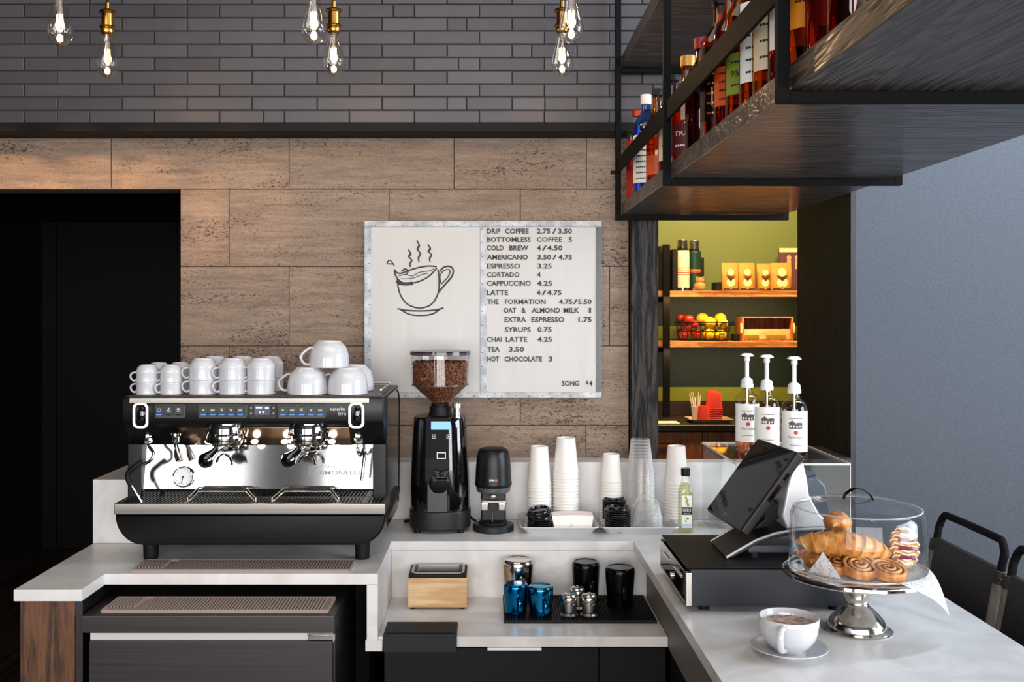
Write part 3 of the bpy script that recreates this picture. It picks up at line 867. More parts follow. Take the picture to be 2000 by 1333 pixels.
mat('button_face', '#1b1d22', 0.4)
mat('panel_face', '#191a1d', 0.35)
mat('led_blue', '#2a49ff', 0.4, emit='#2f55ff', es=4.0)
mat('icon_pale', '#b9c2cc', 0.5, emit='#b9c2cc', es=0.25)
mat('icon_green', '#9fb28a', 0.5, emit='#9fb28a', es=0.2)
DP = 2.829
def kx(px): return X(px, DP)
def kz(py): return Z(py, DP)
def rr_plate(bm, a, b, c, e, r, y0, y1):
    prism(bm, roundrect(kx(a), kx(b), kz(e), kz(c), r), y0, y1, 'XZ', .0008, 1)
def cup_icon(bm, cx, cz, s):
    y = DP - .0052
    lathe(bm, [(0, 0), (s * .55, 0), (s * .9, s * .5), (s, s * 1.1), (0, s * 1.1)], (cx, y + .0001, cz - s * .5), 10, sy=.12)
for (a, b, ctr, lit) in ((302, 362, (311.5, 330.5, 349.5), (1, 0, 0)), (387, 483, (398, 416, 434, 452, 470), (1,) * 5), (542, 637, (553, 571, 589.5, 608, 626), (1,) * 5)):
    bm = BM(); rr_plate(bm, a, b, 789.5, 817.5, .006, DP, DP + .004)
    pn = obj('button_panel', bm, 'panel_face', M_)
    for i, c in enumerate(ctr):
        bm = BM(); rr_plate(bm, c - 7.6, c + 7.6, 793, 811.5, .002, DP - .004, DP + .0)
        bt = obj('button', bm, 'button_face', pn)
        # light bar and pictogram belong to the button face
        bm = BM(); rr_plate(bm, c - 5, c + 5, 809.3, 811, .0004, DP - .0052, DP - .0038)
        if lit[i]: o = obj('light_bar', bm, 'led_blue', pn)
        else: o = obj('light_bar', bm, 'button_face', pn)
        bm = BM()
        cx, cz = kx(c), kz(801)
        if a == 302:
            if i == 0: tube(bm, [(cx + .005 * math.cos(t * PI / 6 + PI / 2), DP - .0045, cz + .005 * math.sin(t * PI / 6 + PI / 2)) for t in range(1, 12)], .0006, 5); bx(bm, cx - .0005, cx + .0005, DP - .005, DP - .004, cz + .001, cz + .006)
            elif i == 1:
                bx(bm, cx - .002, cx + .002, DP - .005, DP - .004, cz + .002, cz + .006)
                for q in (-.004, 0, .004): bx(bm, cx + q - .0007, cx + q + .0007, DP - .005, DP - .004, cz - .005, cz + .001)
            else:
                bx(bm, cx - .004, cx + .003, DP - .005, DP - .004, cz + .0005, cz + .005); bx(bm, cx - .005, cx + .005, DP - .005, DP - .004, cz - .004, cz - .002)
            obj('pictogram', bm, 'icon_pale', pn)
        else:
            for q in ((0,), (-.0025, .0025), (0,), (0,), (-.0025, .002))[i]:
                prism(bm, [(cx + q - .0035, cz + .0015), (cx + q + .0035, cz + .0015), (cx + q + .002, cz - .003), (cx + q - .002, cz - .003)], DP - .005, DP - .004, 'XZ')
            if i == 2: bx(bm, cx - .004, cx + .004, DP - .005, DP - .004, cz + .0035, cz + .0045)
            obj('pictogram', bm, 'icon_green', pn)
bm = BM(); rr_plate(bm, 484.5, 540.5, 788.5, 818, .005, DP, DP + .004); pn = obj('display_panel', bm, 'charcoal_plastic', M_)
bm = BM(); rr_plate(bm, 497, 528, 791.5, 811.5, .001, DP - .001, DP + .0); obj('screen', bm, mat('lcd', '#33343f', 0.15, emit='#5a5c78', es=0.35), pn)
bm = BM()
fine_print(bm, kx(500), kx(512), kz(797), .003, DP - .0012)
bx(bm, kx(518), kx(525), DP - .0018, DP - .001, kz(799), kz(796))
for c in (508, 514.5):
    cx, cz = kx(c), kz(805.5)
    prism(bm, [(cx, cz - .0035), (cx + .0032, cz + .0004), (cx + .0028, cz + .0024), (cx + .0014, cz + .0028), (cx, cz + .0014), (cx - .0014, cz + .0028), (cx - .0028, cz + .0024), (cx - .0032, cz + .0004)], DP - .0018, DP - .001, 'XZ')
obj('readout', bm, mat('lcd_ink', '#dfe3ff', 0.5, emit='#dfe3ff', es=0.9), pn)
bm = BM()
for (c, y) in ((490.5, 797), (490.5, 808), (534.5, 797), (534.5, 808)):
    lathe(bm, [(0, 0), (.0035, 0), (.003, -.002), (0, -.002)], (kx(c), DP, kz(y)), 12, axis='Y')
obj('arrow_key', bm, 'grey_ink', pn)
bm = BM()
text_bm(bm, 'appia', kx(644), kx(674), kz(800), .0105, DP + .0029, bold=.02)
text_bm(bm, 'life', kx(661), kx(676), kz(808.5), .010, DP + .0029)
obj('model_lettering', bm, mat('pewter_ink', '#8d9094', 0.35, 0.6), M_)
# steam levers: chrome loop round a black paddle
for (c, sgn) in ((277, 1), (697, 1)):
    bm = BM()
    o = roundrect(kx(c - 15), kx(c + 15), kz(836), kz(787), .014); i_ = roundrect(kx(c - 10.5), kx(c + 10.5), kz(832.5), kz(790), .011)
    v0 = [[bm.verts.new((q[0], y, q[1])) for q in P] for P, y in ((o, 2.834), (o, 2.818), (i_, 2.818), (i_, 2.834))]
    for A, B in zip(v0, v0[1:] + v0[:1]):
        for k in range(len(A)):
            j = (k + 1) % len(A); bm.faces.new((A[k], A[j], B[j], B[k]))
    bmesh.ops.recalc_face_normals(bm, faces=bm.faces)
    lp = obj('steam_lever', bm, 'chrome', M_)
    bm = BM(); ball(bm, (kx(c + 1), 2.824, kz(811)), .013, (.95, .6, 1.95), 20); obj('paddle', bm, 'gloss_black', lp)
    bm = BM()
    c2 = c + 12 if c < 500 else c + 3
    lathe(bm, [(.0105, 0), (.0125, .004), (.0125, .017), (.009, .020), (.008, .030), (.005, .034)], (X(c2, 2.84), 2.842, Z(868, 2.84)), 6); obj('steam_valve', bm, 'chrome', M_)
def pp(px, py, d): return (X(px, d), d, Z(py, d))
bm = BM()
tube(bm, [pp(289, 866, 2.842), pp(292, 874, 2.838), pp(299, 884, 2.83), pp(297, 896, 2.82), pp(286, 905, 2.81), pp(262, 913, 2.80), pp(251, 924, 2.80), pp(250, 938, 2.80), pp(258, 950, 2.80), pp(277, 982, 2.80)], .0045, 10, 5)
sw = obj('steam_wand', bm, 'chrome', M_)
bm = BM(); tube(bm, [pp(278, 902, 2.8065), pp(262, 913, 2.80), pp(251, 924, 2.80), pp(250, 936, 2.80), pp(255, 947, 2.80)], .0075, 10, 5); obj('wand_grip', bm, 'rubber_black', sw)
bm = BM()
tube(bm, [pp(699, 866, 2.842), pp(699, 880, 2.835), pp(704, 890, 2.82), pp(711, 878, 2.81), pp(711, 900, 2.81), pp(706, 940, 2.80)], .0045, 10, 5)
obj('steam_wand', bm, 'chrome', M_)
bm = BM()
lathe(bm, [(.010, 0), (.012, .004), (.012, .02), (.016, .022), (.016, .028)], (X(343, 2.86), 2.862, Z(866, 2.86)), 20)
tube(bm, [pp(343, 866, 2.862), pp(345, 876, 2.855), pp(347, 888, 2.85), pp(351, 901, 2.845)], [.006, .0065, .0105, .011], 14)
obj('water_spout', bm, 'chrome', M_)
# pressure gauge
g = pp(358, 932, 2.895)
bm = BM(); lathe(bm, [(.0265, .008), (.0265, -.006), (.0285, -.008), (.030, -.006), (.030, .008)], (g[0], 2.895, g[2]), 36, axis='Y'); gg = obj('pressure_gauge', bm, 'chrome', M_)
bm = BM(); lathe(bm, [(0, 0), (.0265, 0), (.0265, .003), (0, .003)], (g[0], 2.894, g[2]), 36, axis='Y'); obj('dial', bm, 'white_plastic', gg)
bm = BM()
tube(bm, [(g[0], 2.892, g[2]), (g[0] - .005, 2.892, g[2] - .019)], .001, 5); lathe(bm, [(0, 0), (.003, 0), (.003, -.002), (0, -.002)], (g[0], 2.893, g[2]), 12, axis='Y')
for k in range(9):
    a = math.radians(-215 + 250 * k / 8); bx(bm, g[0] + .021 * math.cos(a) - .0009, g[0] + .021 * math.cos(a) + .0009, 2.8925, 2.8938, g[2] + .021 * math.sin(a) - .0009, g[2] + .021 * math.sin(a) + .0009)
obj('needle', bm, 'ink', gg)
# two groups with portafilters
for (c, hx) in ((441, -1), (602, -1)):
    cx, cy = X(c, 2.845), 2.848
    bm = BM()
    lathe(bm, [(0, 1.318), (.048, 1.318), (.052, 1.312), (.054, 1.300), (.054, 1.288), (.050, 1.285), (.058, 1.283), (.059, 1.277), (.051, 1.275), (.051, 1.270), (.057, 1.268), (.057, 1.262), (.046, 1.258), (.040, 1.252), (0, 1.252)], (cx, cy, 0), 40)
    for k in range(10):
        a = 2 * PI * k / 10; lathe(bm, [(0, 0), (.004, 0), (.004, .006), (0, .007)], (cx + .0545 * math.cos(a), cy + .0545 * math.sin(a), 1.283), 8)
    gp = obj('brew_group', bm, 'chrome', M_, 30)
    bm = BM()
    lathe(bm, [(0, 1.236), (.022, 1.236), (.034, 1.240), (.037, 1.246), (.037, 1.2585), (0, 1.2585)], (cx, cy, 0), 32)
    pf = obj('portafilter', bm, 'chrome', M_)
    e0 = Vector((cx - .012, cy - .032, 1.246)); e1 = Vector(pp(c - 32, 893, 2.745)); e2 = Vector(pp(c - 22, 883, 2.77))
    bm = BM()
    tube(bm, [e0, e0.lerp(e2, .5), e2], [.009, .008, .010], 12)
    obj('neck', bm, 'chrome', pf)
    bm = BM()
    dv = (e1 - e2).normalized()
    tube(bm, [e2 - dv * .004, e2 + dv * .01, e2 + dv * .03, e2 + dv * .048, e2 + dv * .060, e2 + dv * .066], [.0115, .0125, .0165, .0215, .0165, .006], 18)
    obj('grip', bm, 'gloss_black', pf)
    bm = BM()
    tube(bm, [(cx, cy - .012, 1.237), (cx, cy - .014, 1.228), (cx + .014, cy - .018, 1.222), (cx + .022, cy - .02, 1.206), (cx + .0215, cy - .02, 1.200)], .0035, 8, 5, flat=2.2)
    tube(bm, [(cx, cy - .014, 1.229), (cx - .014, cy - .018, 1.222), (cx - .022, cy - .02, 1.206)], .0035, 8, 5, flat=2.2)
    obj('spout', bm, 'chrome', pf)
# working lights under the head
mat('lamp_white', '#fff3dd', 0.5, emit='#ffe9c8', es=14.0)
for c in (407, 497, 556, 648):
    bm = BM(); ball(bm, pp(c, 863.5, 2.886), .0085, (1.25, .5, .8), 14); obj('work_light', bm, 'lamp_white', M_)
    ld = bpy.data.lights.new('work_light_glow', 'POINT'); ld.energy = .22; ld.color = (1, .9, .74); ld.shadow_soft_size = .01
    lo = bpy.data.objects.new('work_light_glow', ld); COL.objects.link(lo); q = pp(c, 871, 2.868); lo.location = (q[0], q[1], q[2])
# wire cup stands over the tray
for (a, b, ta, tb) in ((366, 500, 388, 480), (531, 662, 556, 645)):
    bm = BM()
    for (y, dz) in ((2.80, 0), (2.865, 0)):
        za, zb_ = 1.0975, 1.128
        tube(bm, [(X(a, y), y, za), (X(ta, y), y, zb_), (X(tb, y), y, zb_), (X(b, y), y, za)], .0018, 6)
    for c in (ta, tb): tube(bm, [(X(c, 2.80), 2.80, 1.128), (X(c, 2.865), 2.865, 1.128)], .0018, 6)
    for c in (a, b): tube(bm, [(X(c, 2.80), 2.80, 1.0985), (X(c, 2.865), 2.865, 1.0985)], .0018, 6)
    bx(bm, X(ta + 3, 2.82), X(tb - 3, 2.82), 2.803, 2.862, 1.1285, 1.1295)
    obj('cup_stand', bm, 'satin_chrome', M_)

# ------------------------------------------------------------------ cups turned over on the machine
ZT = 1.394
def cup_over(name, label, cat, group, R, rf, h, hr, hz, bowl=False, hd=True):
    r = thing(name, label, cat, (0, 0, 0), group)
    bm = BM()
    if bowl:
        pr = [(R - .003, .0012), (R - .0012, 0), (R, .0012), (R * 1.0, h * .25), (R * .97, h * .5), (R * .86, h * .76), (R * .68, h * .9), (rf + .002, h * .955), (rf + .001, h), (rf - .003, h), (rf - .005, h * .965), (0, h * .962)]
        pi = [(0, h * .9), (R * .64, h * .86), (R * .82, h * .72), (R * .93, h * .48), (R - .003, .0012)]
    else:
        pr = [(R - .003, .001), (R - .0006, 0), (R + .0008, .0015), (R + .0004, .0035), (R - .0012, .005), (R - .0008, h * .60), (R * .99, h * .66), (R * .95, h * .72), (rf + .006, h * .90), (rf + .0015, h * .955), (rf + .001, h), (rf - .003, h), (rf - .004, h * .96), (0, h * .955)]
        pi = [(0, h * .9), (rf, h * .86), (R * .9, h * .66), (R - .003, h * .58), (R - .003, .001)]
    lathe(bm, pr + pi[1:] if False else pr, (0, 0, 0), 40)
    lathe(bm, pi, (0, 0, 0), 40)
    obj('cup_body', bm, 'white_ceramic', r, 40)
    bm = BM()
    pts = [(-R + .002, 0, hz + hr * .92)]
    if bowl:
        pts = [(-R * .87, 0, h * .74), (-R * 1.05, 0, h * .72), (-R - hr * .95, 0, h * .5), (-R - hr, 0, h * .3), (-R - hr * .6, 0, h * .14), (-R + .001, 0, h * .12)]
    else:
        pts = [(-R * .97, 0, h * .60), (-R - hr * .7, 0, h * .55), (-R - hr, 0, h * .40), (-R - hr * .8, 0, h * .22), (-R - hr * .3, 0, h * .12), (-R + .001, 0, h * .18)]
    tube(bm, pts, .0032 if not bowl else .0042, 8, 5, flat=1.7)
    obj('handle', bm, 'white_ceramic', r)
    return r
sm = Proto(cup_over('espresso_cup', '-', 'cup', 'espresso cups upturned on the machine', .0325, .021, .052, .014, .02))
md = Proto(cup_over('coffee_cup', '-', 'cup', 'coffee cups upturned on the machine', .0415, .026, .064, .018, .025))
bg = Proto(cup_over('cappuccino_bowl', '-', 'cup', 'large cappuccino cups upturned on the machine', .0585, .033, .078, .026, .03, True))
hz = math.radians(22)
names = ['first', 'second', 'third', 'fourth', 'fifth']
col_s = [(288, 2.895), (335, 2.895)]
for i, (px, d) in enumerate(col_s):
    for k in range(2):
        sm.at((X(px, d), d, ZT + k * .0335), hz + random.uniform(-.25, .35), '%s small espresso cup of the %s front stack' % ('upper' if k else 'lower', ('outermost', 'second')[i]))
for i, (px, d) in enumerate([(310, 3.02), (352, 3.04)]):
    for k in range(2):
        sm.at((X(px, d), d, ZT + k * .0335), hz + .3, '%s small espresso cup behind the %s front stack of small cups' % ('upper' if k else 'lower', ('outermost', 'second')[i]))
for i, px in enumerate((397, 455, 510)):
    for k in range(2):
        md.at((X(px, 2.905), 2.905, ZT + k * .040), hz + random.uniform(-.1, .25), '%s coffee cup of the %s front stack of straight sided cups' % ('upper' if k else 'lower', ('nearest to the small cups', 'middle', 'nearest to the big bowls')[i]))
for i, px in enumerate((419, 473, 527)):
    for k in range(2):
        md.at((X(px, 3.03), 3.03, ZT + k * .040), hz + .15, '%s coffee cup of the %s rear stack of straight sided cups' % ('upper' if k else 'lower', ('nearest to the small cups', 'middle', 'nearest to the big bowls')[i]))
bg.at((X(601, 2.91), 2.91, ZT), -.1, 'large white bowl cup standing beside the straight cups, under the top one')
bg.at((X(679, 2.91), 2.91, ZT), -.15, 'large white bowl cup at the machine end in the front row')
bg.at((X(692, 3.035), 3.04, ZT), -.2, 'large white bowl cup half hidden behind the end one')
bg.at((X(643, 2.93), 2.925, ZT + .0775), .5, 'large white bowl cup resting on top of two others')

# ------------------------------------------------------------------ coffee grinder
GX, GD = X(860, 3.29), 3.285
G = thing('coffee_grinder', 'tall glossy black coffee grinder with a clear hopper of beans', 'coffee grinder', (GX, GD, ZC))
bm = BM(); lathe(bm, [(0, 0.012), (.098, .012), (.1005, .016), (.1005, .066), (.0985, .070), (0, .070)], (GX, GD, ZC), 56, 2.6); obj('base', bm, 'charcoal_plastic', G)
for (a, b) in ((-.07, -.07), (.07, -.07), (-.07, .07), (.07, .07)):
    bm = BM(); lathe(bm, [(0, 0), (.011, 0), (.011, .0125), (0, .0125)], (GX + a, GD + b, ZC), 14); obj('foot', bm, 'rubber_black', G)
bm = BM(); lathe(bm, [(0, .071), (.097, .071), (.0985, .08), (.0975, .14), (.0955, .20), (.092, .28), (.0885, .34), (.0865, .366), (.084, .371), (0, .372)], (GX, GD, ZC), 64, 2.9)
gb = obj('body', bm, 'gloss_black', G, 50)
# front panel: a slab that leans with the body
yf = GD - .0985
pfz = lambda z_: GD - (.0925 + (.37 - z_) / .125 * .0085)
bm = BM(); prism(bm, [(pfz(.3735), ZC + .3735), (pfz(.245), ZC + .245), (GD - .06, ZC + .245), (GD - .04, ZC + .3735)], GX - .043, GX + .032, 'YZ', .002, 2)
cp = obj('control_panel', bm, mat('panel_black', '#08090a', 0.5, 0, .12), G)
bm = BM(); prism(bm, [(pfz(.362) - .0012, ZC + .362), (pfz(.336) - .0012, ZC + .336), (pfz(.336), ZC + .336), (pfz(.362), ZC + .362)], X(842, 3.19), X(880, 3.19), 'YZ'); obj('display', bm, mat('blue_display', '#2f6fe0', 0.2, emit='#3b82ff', es=1.3), cp)
for px in (848, 876):
    bm = BM(); x, z = X(px, 3.19), Z(853, 3.19)
    for (a, b, c, e) in ((-.006, .006, -.0062, -.0048), (-.006, .006, .0048, .0062), (-.006, -.0046, -.0048, .0048), (.0046, .006, -.0048, .0048), (-.002, .002, -.002, .002)): bx(bm, x + a, x + b, pfz(z - ZC) - .0012, pfz(z - ZC) + .001, z + c, z + e)
    obj('key', bm, 'icon_pale', cp)
bm = BM(); prism(bm, [(yf - .002, ZC + .245), (yf + .004, ZC + .17), (yf + .03, ZC + .17), (yf + .03, ZC + .245)], GX - .045, GX + .034, 'YZ', .002, 1); obj('chute_block', bm, 'matte_black', G)
bm = BM(); x0, x1, z0, z1 = X(853, 3.18), X(871, 3.18), Z(897, 3.18), Z(884, 3.18)
for (a, b, c, e) in ((x0, x1, z1 - .003, z1), (x0, x1, z0, z0 + .003), (x0, x0 + .003, z0 + .003, z1 - .003), (x1 - .003, x1, z0 + .003, z1 - .003)): bx(bm, a, b, yf - .008, yf + .002, c, e, .0006, 1)
obj('chute_frame', bm, 'satin_chrome', G)
bm = BM()
cx = X(862, 3.16)
prism(bm, [(cx - .024, ZC + .212), (cx - .012, ZC + .206), (cx + .012, ZC + .206), (cx + .024, ZC + .212), (cx + .020, ZC + .195), (cx + .012, ZC + .188), (cx - .012, ZC + .188), (cx - .020, ZC + .195)], yf - .02, yf + .003, 'XZ', .002, 2)
ball(bm, (cx, yf - .02, ZC + .198), .009, seg=14)
fk = obj('chute', bm, 'charcoal_plastic', G)
bm = BM()
for sx in (-1, 1): tube(bm, [(cx + sx * .021, yf + .004, ZC + .180), (cx + sx * .021, yf - .028, ZC + .178), (cx + sx * .021, yf - .030, ZC + .192)], .003, 8)
tube(bm, [(cx - .026, yf - .026, ZC + .177), (cx + .03, yf - .026, ZC + .177)], .0025, 8)
obj('portafilter_fork', bm, 'chrome', G)
bm = BM(); prism(bm, [(yf + .004, ZC + .17), (yf - .004, ZC + .073), (yf + .02, ZC + .073), (yf + .025, ZC + .17)], GX - .038, GX + .028, 'YZ', .003, 2); obj('apron', bm, mat('apron_grey', '#18191b', 0.36, 0, .35), G)
bm = BM(); lathe(bm, [(0, .0), (.012, 0), (.012, .02), (.0105, .022), (.0105, .028), (.016, .03), (.016, .043), (.014, .046), (0, .046)], (GX + .057, GD - .04, ZC + .371), 24); obj('grind_knob', bm, 'satin_chrome', G)
# hopper: collar, clear funnel and cylinder, lid
bm = BM(); lathe(bm, [(.0, .372), (.040, .372), (.036, .385), (.036, .402), (.030, .404), (.030, .412), (0, .412)], (GX, GD, ZC), 36); obj('collar', bm, 'matte_black', G)
hz_ = [(.029, .408), (.033, .418), (.088, .470), (.0925, .474), (.0925, .477), (.0975, .578)]
bm = BM(); lathe(bm, hz_, (GX, GD, ZC), 56); hp = obj('hopper', bm, 'hopper_plastic', G, 30)
bm = BM(); lathe(bm, [(.0915, .4725), (.0945, .4725), (.0945, .4765), (.0915, .4765)], (GX, GD, ZC), 56, close=True); lathe(bm, [(.0975, .572), (.1, .572), (.1, .581), (.0975, .581)], (GX, GD, ZC), 56, close=True); obj('rim', bm, mat('smoky_rim', '#4d4648', 0.2), hp)
bm = BM(); lathe(bm, [(0, .586), (.096, .5855), (.1005, .583), (.1005, .5805), (.095, .5805), (0, .5815)], (GX, GD, ZC), 56); obj('lid', bm, thin_glass('smoky_lid', (.25, .23, .24), 0.05, 1.5, .02), hp)
# the beans: uncountable, one object
rnd = random.Random(3)
bm = BM()
def hop_r(z):
    for (r0, z0), (r1, z1) in zip(hz_, hz_[1:]):
        if z0 <= z <= z1: return r0 + (r1 - r0) * (z - z0) / max(z1 - z0, 1e-6)
    return .09
lathe(bm, [(0, .413), (.024, .413), (.026, .42), (.078, .47), (.081, .478), (.084, .543), (0, .545)], (GX, GD, ZC), 40)
bean = bmesh.new(); bmesh.ops.create_icosphere(bean, subdivisions=1, radius=1.0)
bv = [v.co.copy() for v in bean.verts]; bf = [[v.index for v in f.verts] for f in bean.faces]; bean.free()
def put_bean(c):
    q = Matrix.Rotation(rnd.uniform(0, 6.28), 3, 'X') @ Matrix.Rotation(rnd.uniform(0, 6.28), 3, 'Y') @ Matrix.Rotation(rnd.uniform(0, 6.28), 3, 'Z')
    k = rnd.uniform(.85, 1.15)
    vs = [bm.verts.new(q @ Vector((v.x * .0058 * k, v.y * .0042 * k, v.z * .0032 * k)) + c) for v in bv]
    for f in bf: bm.faces.new([vs[i] for i in f])
for _ in range(2300):
    z = .416 + rnd.random() ** .8 * .132
    a = rnd.uniform(-PI, 0.15 * PI) if rnd.random() < .85 else rnd.uniform(0, 2 * PI)
    r = hop_r(z) - .0075 - rnd.random() * .004
    put_bean(Vector((GX + r * math.cos(a), GD + r * math.sin(a), ZC + z)))
for _ in range(420):
    r = .086 * math.sqrt(rnd.random()); a = rnd.uniform(0, 6.28)
    put_bean(Vector((GX + r * math.cos(a), GD + r * math.sin(a), ZC + .546 + rnd.uniform(-.003, .004))))
m, nt, p = newmat('coffee_bean')
geo = nd(nt, 'ShaderNodeNewGeometry'); rp = nd(nt, 'ShaderNodeValToRGB')
rp.color_ramp.elements[0].color = rgba('#43210f'); rp.color_ramp.elements[1].color = rgba('#875033')
nt.links.new(geo.outputs['Random Per Island'], rp.inputs[0]); nt.links.new(rp.outputs[0], p.inputs['Base Color']); p.inputs['Roughness'].default_value = .38
o = obj('coffee_beans', bm, m, angle=80); o['kind'] = 'stuff'; tag(o, 'roasted brown coffee beans filling the clear grinder hopper', 'coffee beans')
bm = BM(); tube(bm, [(GX + .10, GD + .03, ZC + .03), (GX + .125, GD + .06, ZC + .006), (GX + .17, GD + .08, ZC + .006), (GX + .21, GD + .07, ZC + .012)], .004, 8, 5)
tag(obj('power_cable', bm, 'rubber_black'), 'black power cable lying between the grinder and the tamper', 'cable')
bm = BM(); tube(bm, [(-.285, 3.36, ZC + .006), (-.27, 3.37, ZC + .006), (-.25, 3.38, ZC + .0055), (-.235, 3.37, ZC + .006), (-.215, 3.36, ZC + .006), (GX - .05, 3.395, ZC + .006)], .005, 8, 5)
tag(obj('power_cable', bm, 'rubber_black'), 'black power cable lying between the espresso machine and the grinder', 'cable')

# ------------------------------------------------------------------ automatic tamper
TX, TD = X(963.5, 3.26), 3.255
T = thing('automatic_tamper', 'short matte black automatic tamper standing beside the tall grinder', 'tamper', (TX, TD, ZC))
bm = BM(); lathe(bm, [(0, 0), (.064, 0), (.067, .003), (.067, .018), (.064, .022), (.05, .024), (0, .024)], (TX, TD, ZC), 48); obj('base', bm, 'charcoal_plastic', T)
bm = BM(); lathe(bm, [(0, .0245), (.047, .0245), (.047, .03), (.03, .034), (0, .034)], (TX, TD - .004, ZC), 40); obj('base_plate', bm, 'rubber_black', T)
bm = BM(); bx(bm, TX - .041, TX + .041, TD - .006, TD + .05, ZC + .024, ZC + .142, .008, 3); obj('column', bm, 'charcoal_plastic', T)
bm = BM(); lathe(bm, [(0, .128), (.054, .128), (.0555, .133), (.0565, .143), (.0555, .1445), (0, .1445)], (TX, TD, ZC), 48); obj('collar', bm, mat('tamper_grey', '#6c6d6f', 0.35, .7), T)
bm = BM(); lathe(bm, [(.0, .145), (.058, .145), (.0605, .150), (.0605, .158), (.059, .161), (.0575, .20), (.0545, .235), (.050, .256), (.046, .264), (.038, .2685), (.036, .2685), (.035, .266), (.03, .270), (0, .272)], (TX, TD, ZC), 56); hd_ = obj('head', bm, 'satin_black', T)
bm = BM(); vs = text_bm(bm, 'pu', -.0125, .0035, .171, .0085, 0, bold=.02); bend(vs, (TX, TD, ZC), .0592, -PI / 2); obj('lettering', bm, 'white_ink', hd_)
bm = BM(); vs = text_bm(bm, 'q', .0045, .0125, .171, .0085, 0, bold=.02); bend(vs, (TX, TD, ZC), .0592, -PI / 2); obj('lettering', bm, mat('orange_ink', '#e0562f', 0.5), hd_)
bm = BM()
for sx in (-1, 1): bx(bm, TX + sx * .028 - .012, TX + sx * .028 + .012, TD - .04, TD - .006, ZC + .07, ZC + .098, .004, 2); tube(bm, [(TX + sx * .028, TD - .041, ZC + .084), (TX + sx * .028, TD - .036, ZC + .084)], .008, 16)
bx(bm, TX - .038, TX + .044, TD - .038, TD - .008, ZC + .094, ZC + .104, .002, 1)
obj('clamp', bm, 'satin_chrome', T)
bm = BM(); tube(bm, [(TX - .003, TD - .036, ZC + .035), (TX - .003, TD - .036, ZC + .066)], .002, 8); ball(bm, (TX - .002, TD - .05, ZC + .118), .010, (1, .6, .8), 12); obj('guide_pin', bm, 'satin_chrome', T)

# ------------------------------------------------------------------ metal trays of takeaway things
def sheet_tray(label, x0, x1, y0, y1):
    r = thing('sheet_tray', label, 'tray', ((x0 + x1) / 2, (y0 + y1) / 2, ZC), 'aluminium sheet trays')
    bm = BM()
    i = .016
    L = []
    for (e, z) in ((i + .004, .0015), (i, .0), (0, .022), (-.004, .0245), (-.005, .022)):
        L.append([bm.verts.new((q[0], q[1], ZC + z)) for q in roundrect(x0 + e, x1 - e, y0 + e, y1 - e, .018)])
    for A, B in zip(L, L[1:]):
        for k in range(len(A)):
            j = (k + 1) % len(A); bm.faces.new((A[k], A[j], B[j], B[k]))
    bm.faces.new(L[0])
    bmesh.ops.recalc_face_normals(bm, faces=bm.faces)
    obj('pan', bm, mat('aluminium', '#d3d4d6', 0.36, .45, bump=(50, .1)) if 'aluminium' not in MATS else 'aluminium', r, 50)
    return r
sheet_tray('aluminium sheet tray beside the tamper holding cardboard sleeves', .103, .350, 3.185, 3.405)
sheet_tray('aluminium sheet tray beside the syrup bottle holding dome lids', .362, .606, 3.185, 3.405)
ZTR = ZC + .0018
def paper_cup(name, h, R, rb, m, ridges=False):
    r = bpy.data.objects.new(name, None); COL.objects.link(r)
    bm = BM()
    lathe(bm, [(R - .001, .0005), (R + .0012, 0), (R + .0022, .0018), (R + .0010, .0036), (R - .0006, .0042), (rb + .0008, h - .002), (rb, h), (rb - .002, h), (rb - .003, h - .006), (0, h - .006)], (0, 0, 0), 40)
    bm2 = bm
    me = bpy.data.meshes.new(name); bm.to_mesh(me); bm.free(); me.materials.append(MATS[m]); me.shade_smooth(); me.set_sharp_from_angle(angle=math.radians(40))
    bpy.data.objects.remove(r)
    return me
def stack(name, cat, me, n, pitch, x, y, z0, where, kind, group, jitter=.0007):
    for i in range(n):
        o = bpy.data.objects.new(name, me); COL.objects.link(o)
        o.location = (x + random.uniform(-jitter, jitter), y + random.uniform(-jitter, jitter), z0 + (n - 1 - i) * pitch)
        o.rotation_euler = (0, 0, random.uniform(0, 6))
        tag(o, '%s the %s' % (nth_down(i, kind), where), cat, group)
c16 = paper_cup('paper_cup', .127, .0405, .0285, 'white_paper')
c12 = paper_cup('paper_cup', .114, .0420, .0300, 'white_paper')
c8 = paper_cup('paper_cup', .092, .0375, .0270, 'white_paper')
stack('paper_cup', 'cup', c16, 14, .0104, X(1053.5, 3.335), 3.335, ZTR, 'cup stack nearest the tamper', 'white paper cup', 'paper cups in the stack nearest the tamper')
stack('paper_cup', 'cup', c12, 18, .0104, X(1105, 3.335), 3.335, ZTR, 'tallest stack behind the cardboard sleeves', 'white paper cup', 'paper cups in the tallest white stack')
stack('paper_cup', 'cup', c8, 15, .0102, X(1194, 3.345), 3.345, ZTR, 'short white stack behind the black lids', 'white paper cup', 'paper cups in the short stack behind the black lids')
stack('paper_cup', 'cup', c16, 14, .0104, X(1321, 3.35), 3.352, ZC + .0005, 'stack behind the syrup bottle', 'white paper cup', 'paper cups in the stack behind the syrup bottle')
cc = paper_cup('plastic_cup', .120, .0455, .0310, 'clear_plastic')
stack('plastic_cup', 'cup', cc, 17, .0104, X(1251, 3.335), 3.335, ZTR, 'clear stack behind the dome lids', 'clear plastic cup', 'clear plastic cups in one stack')

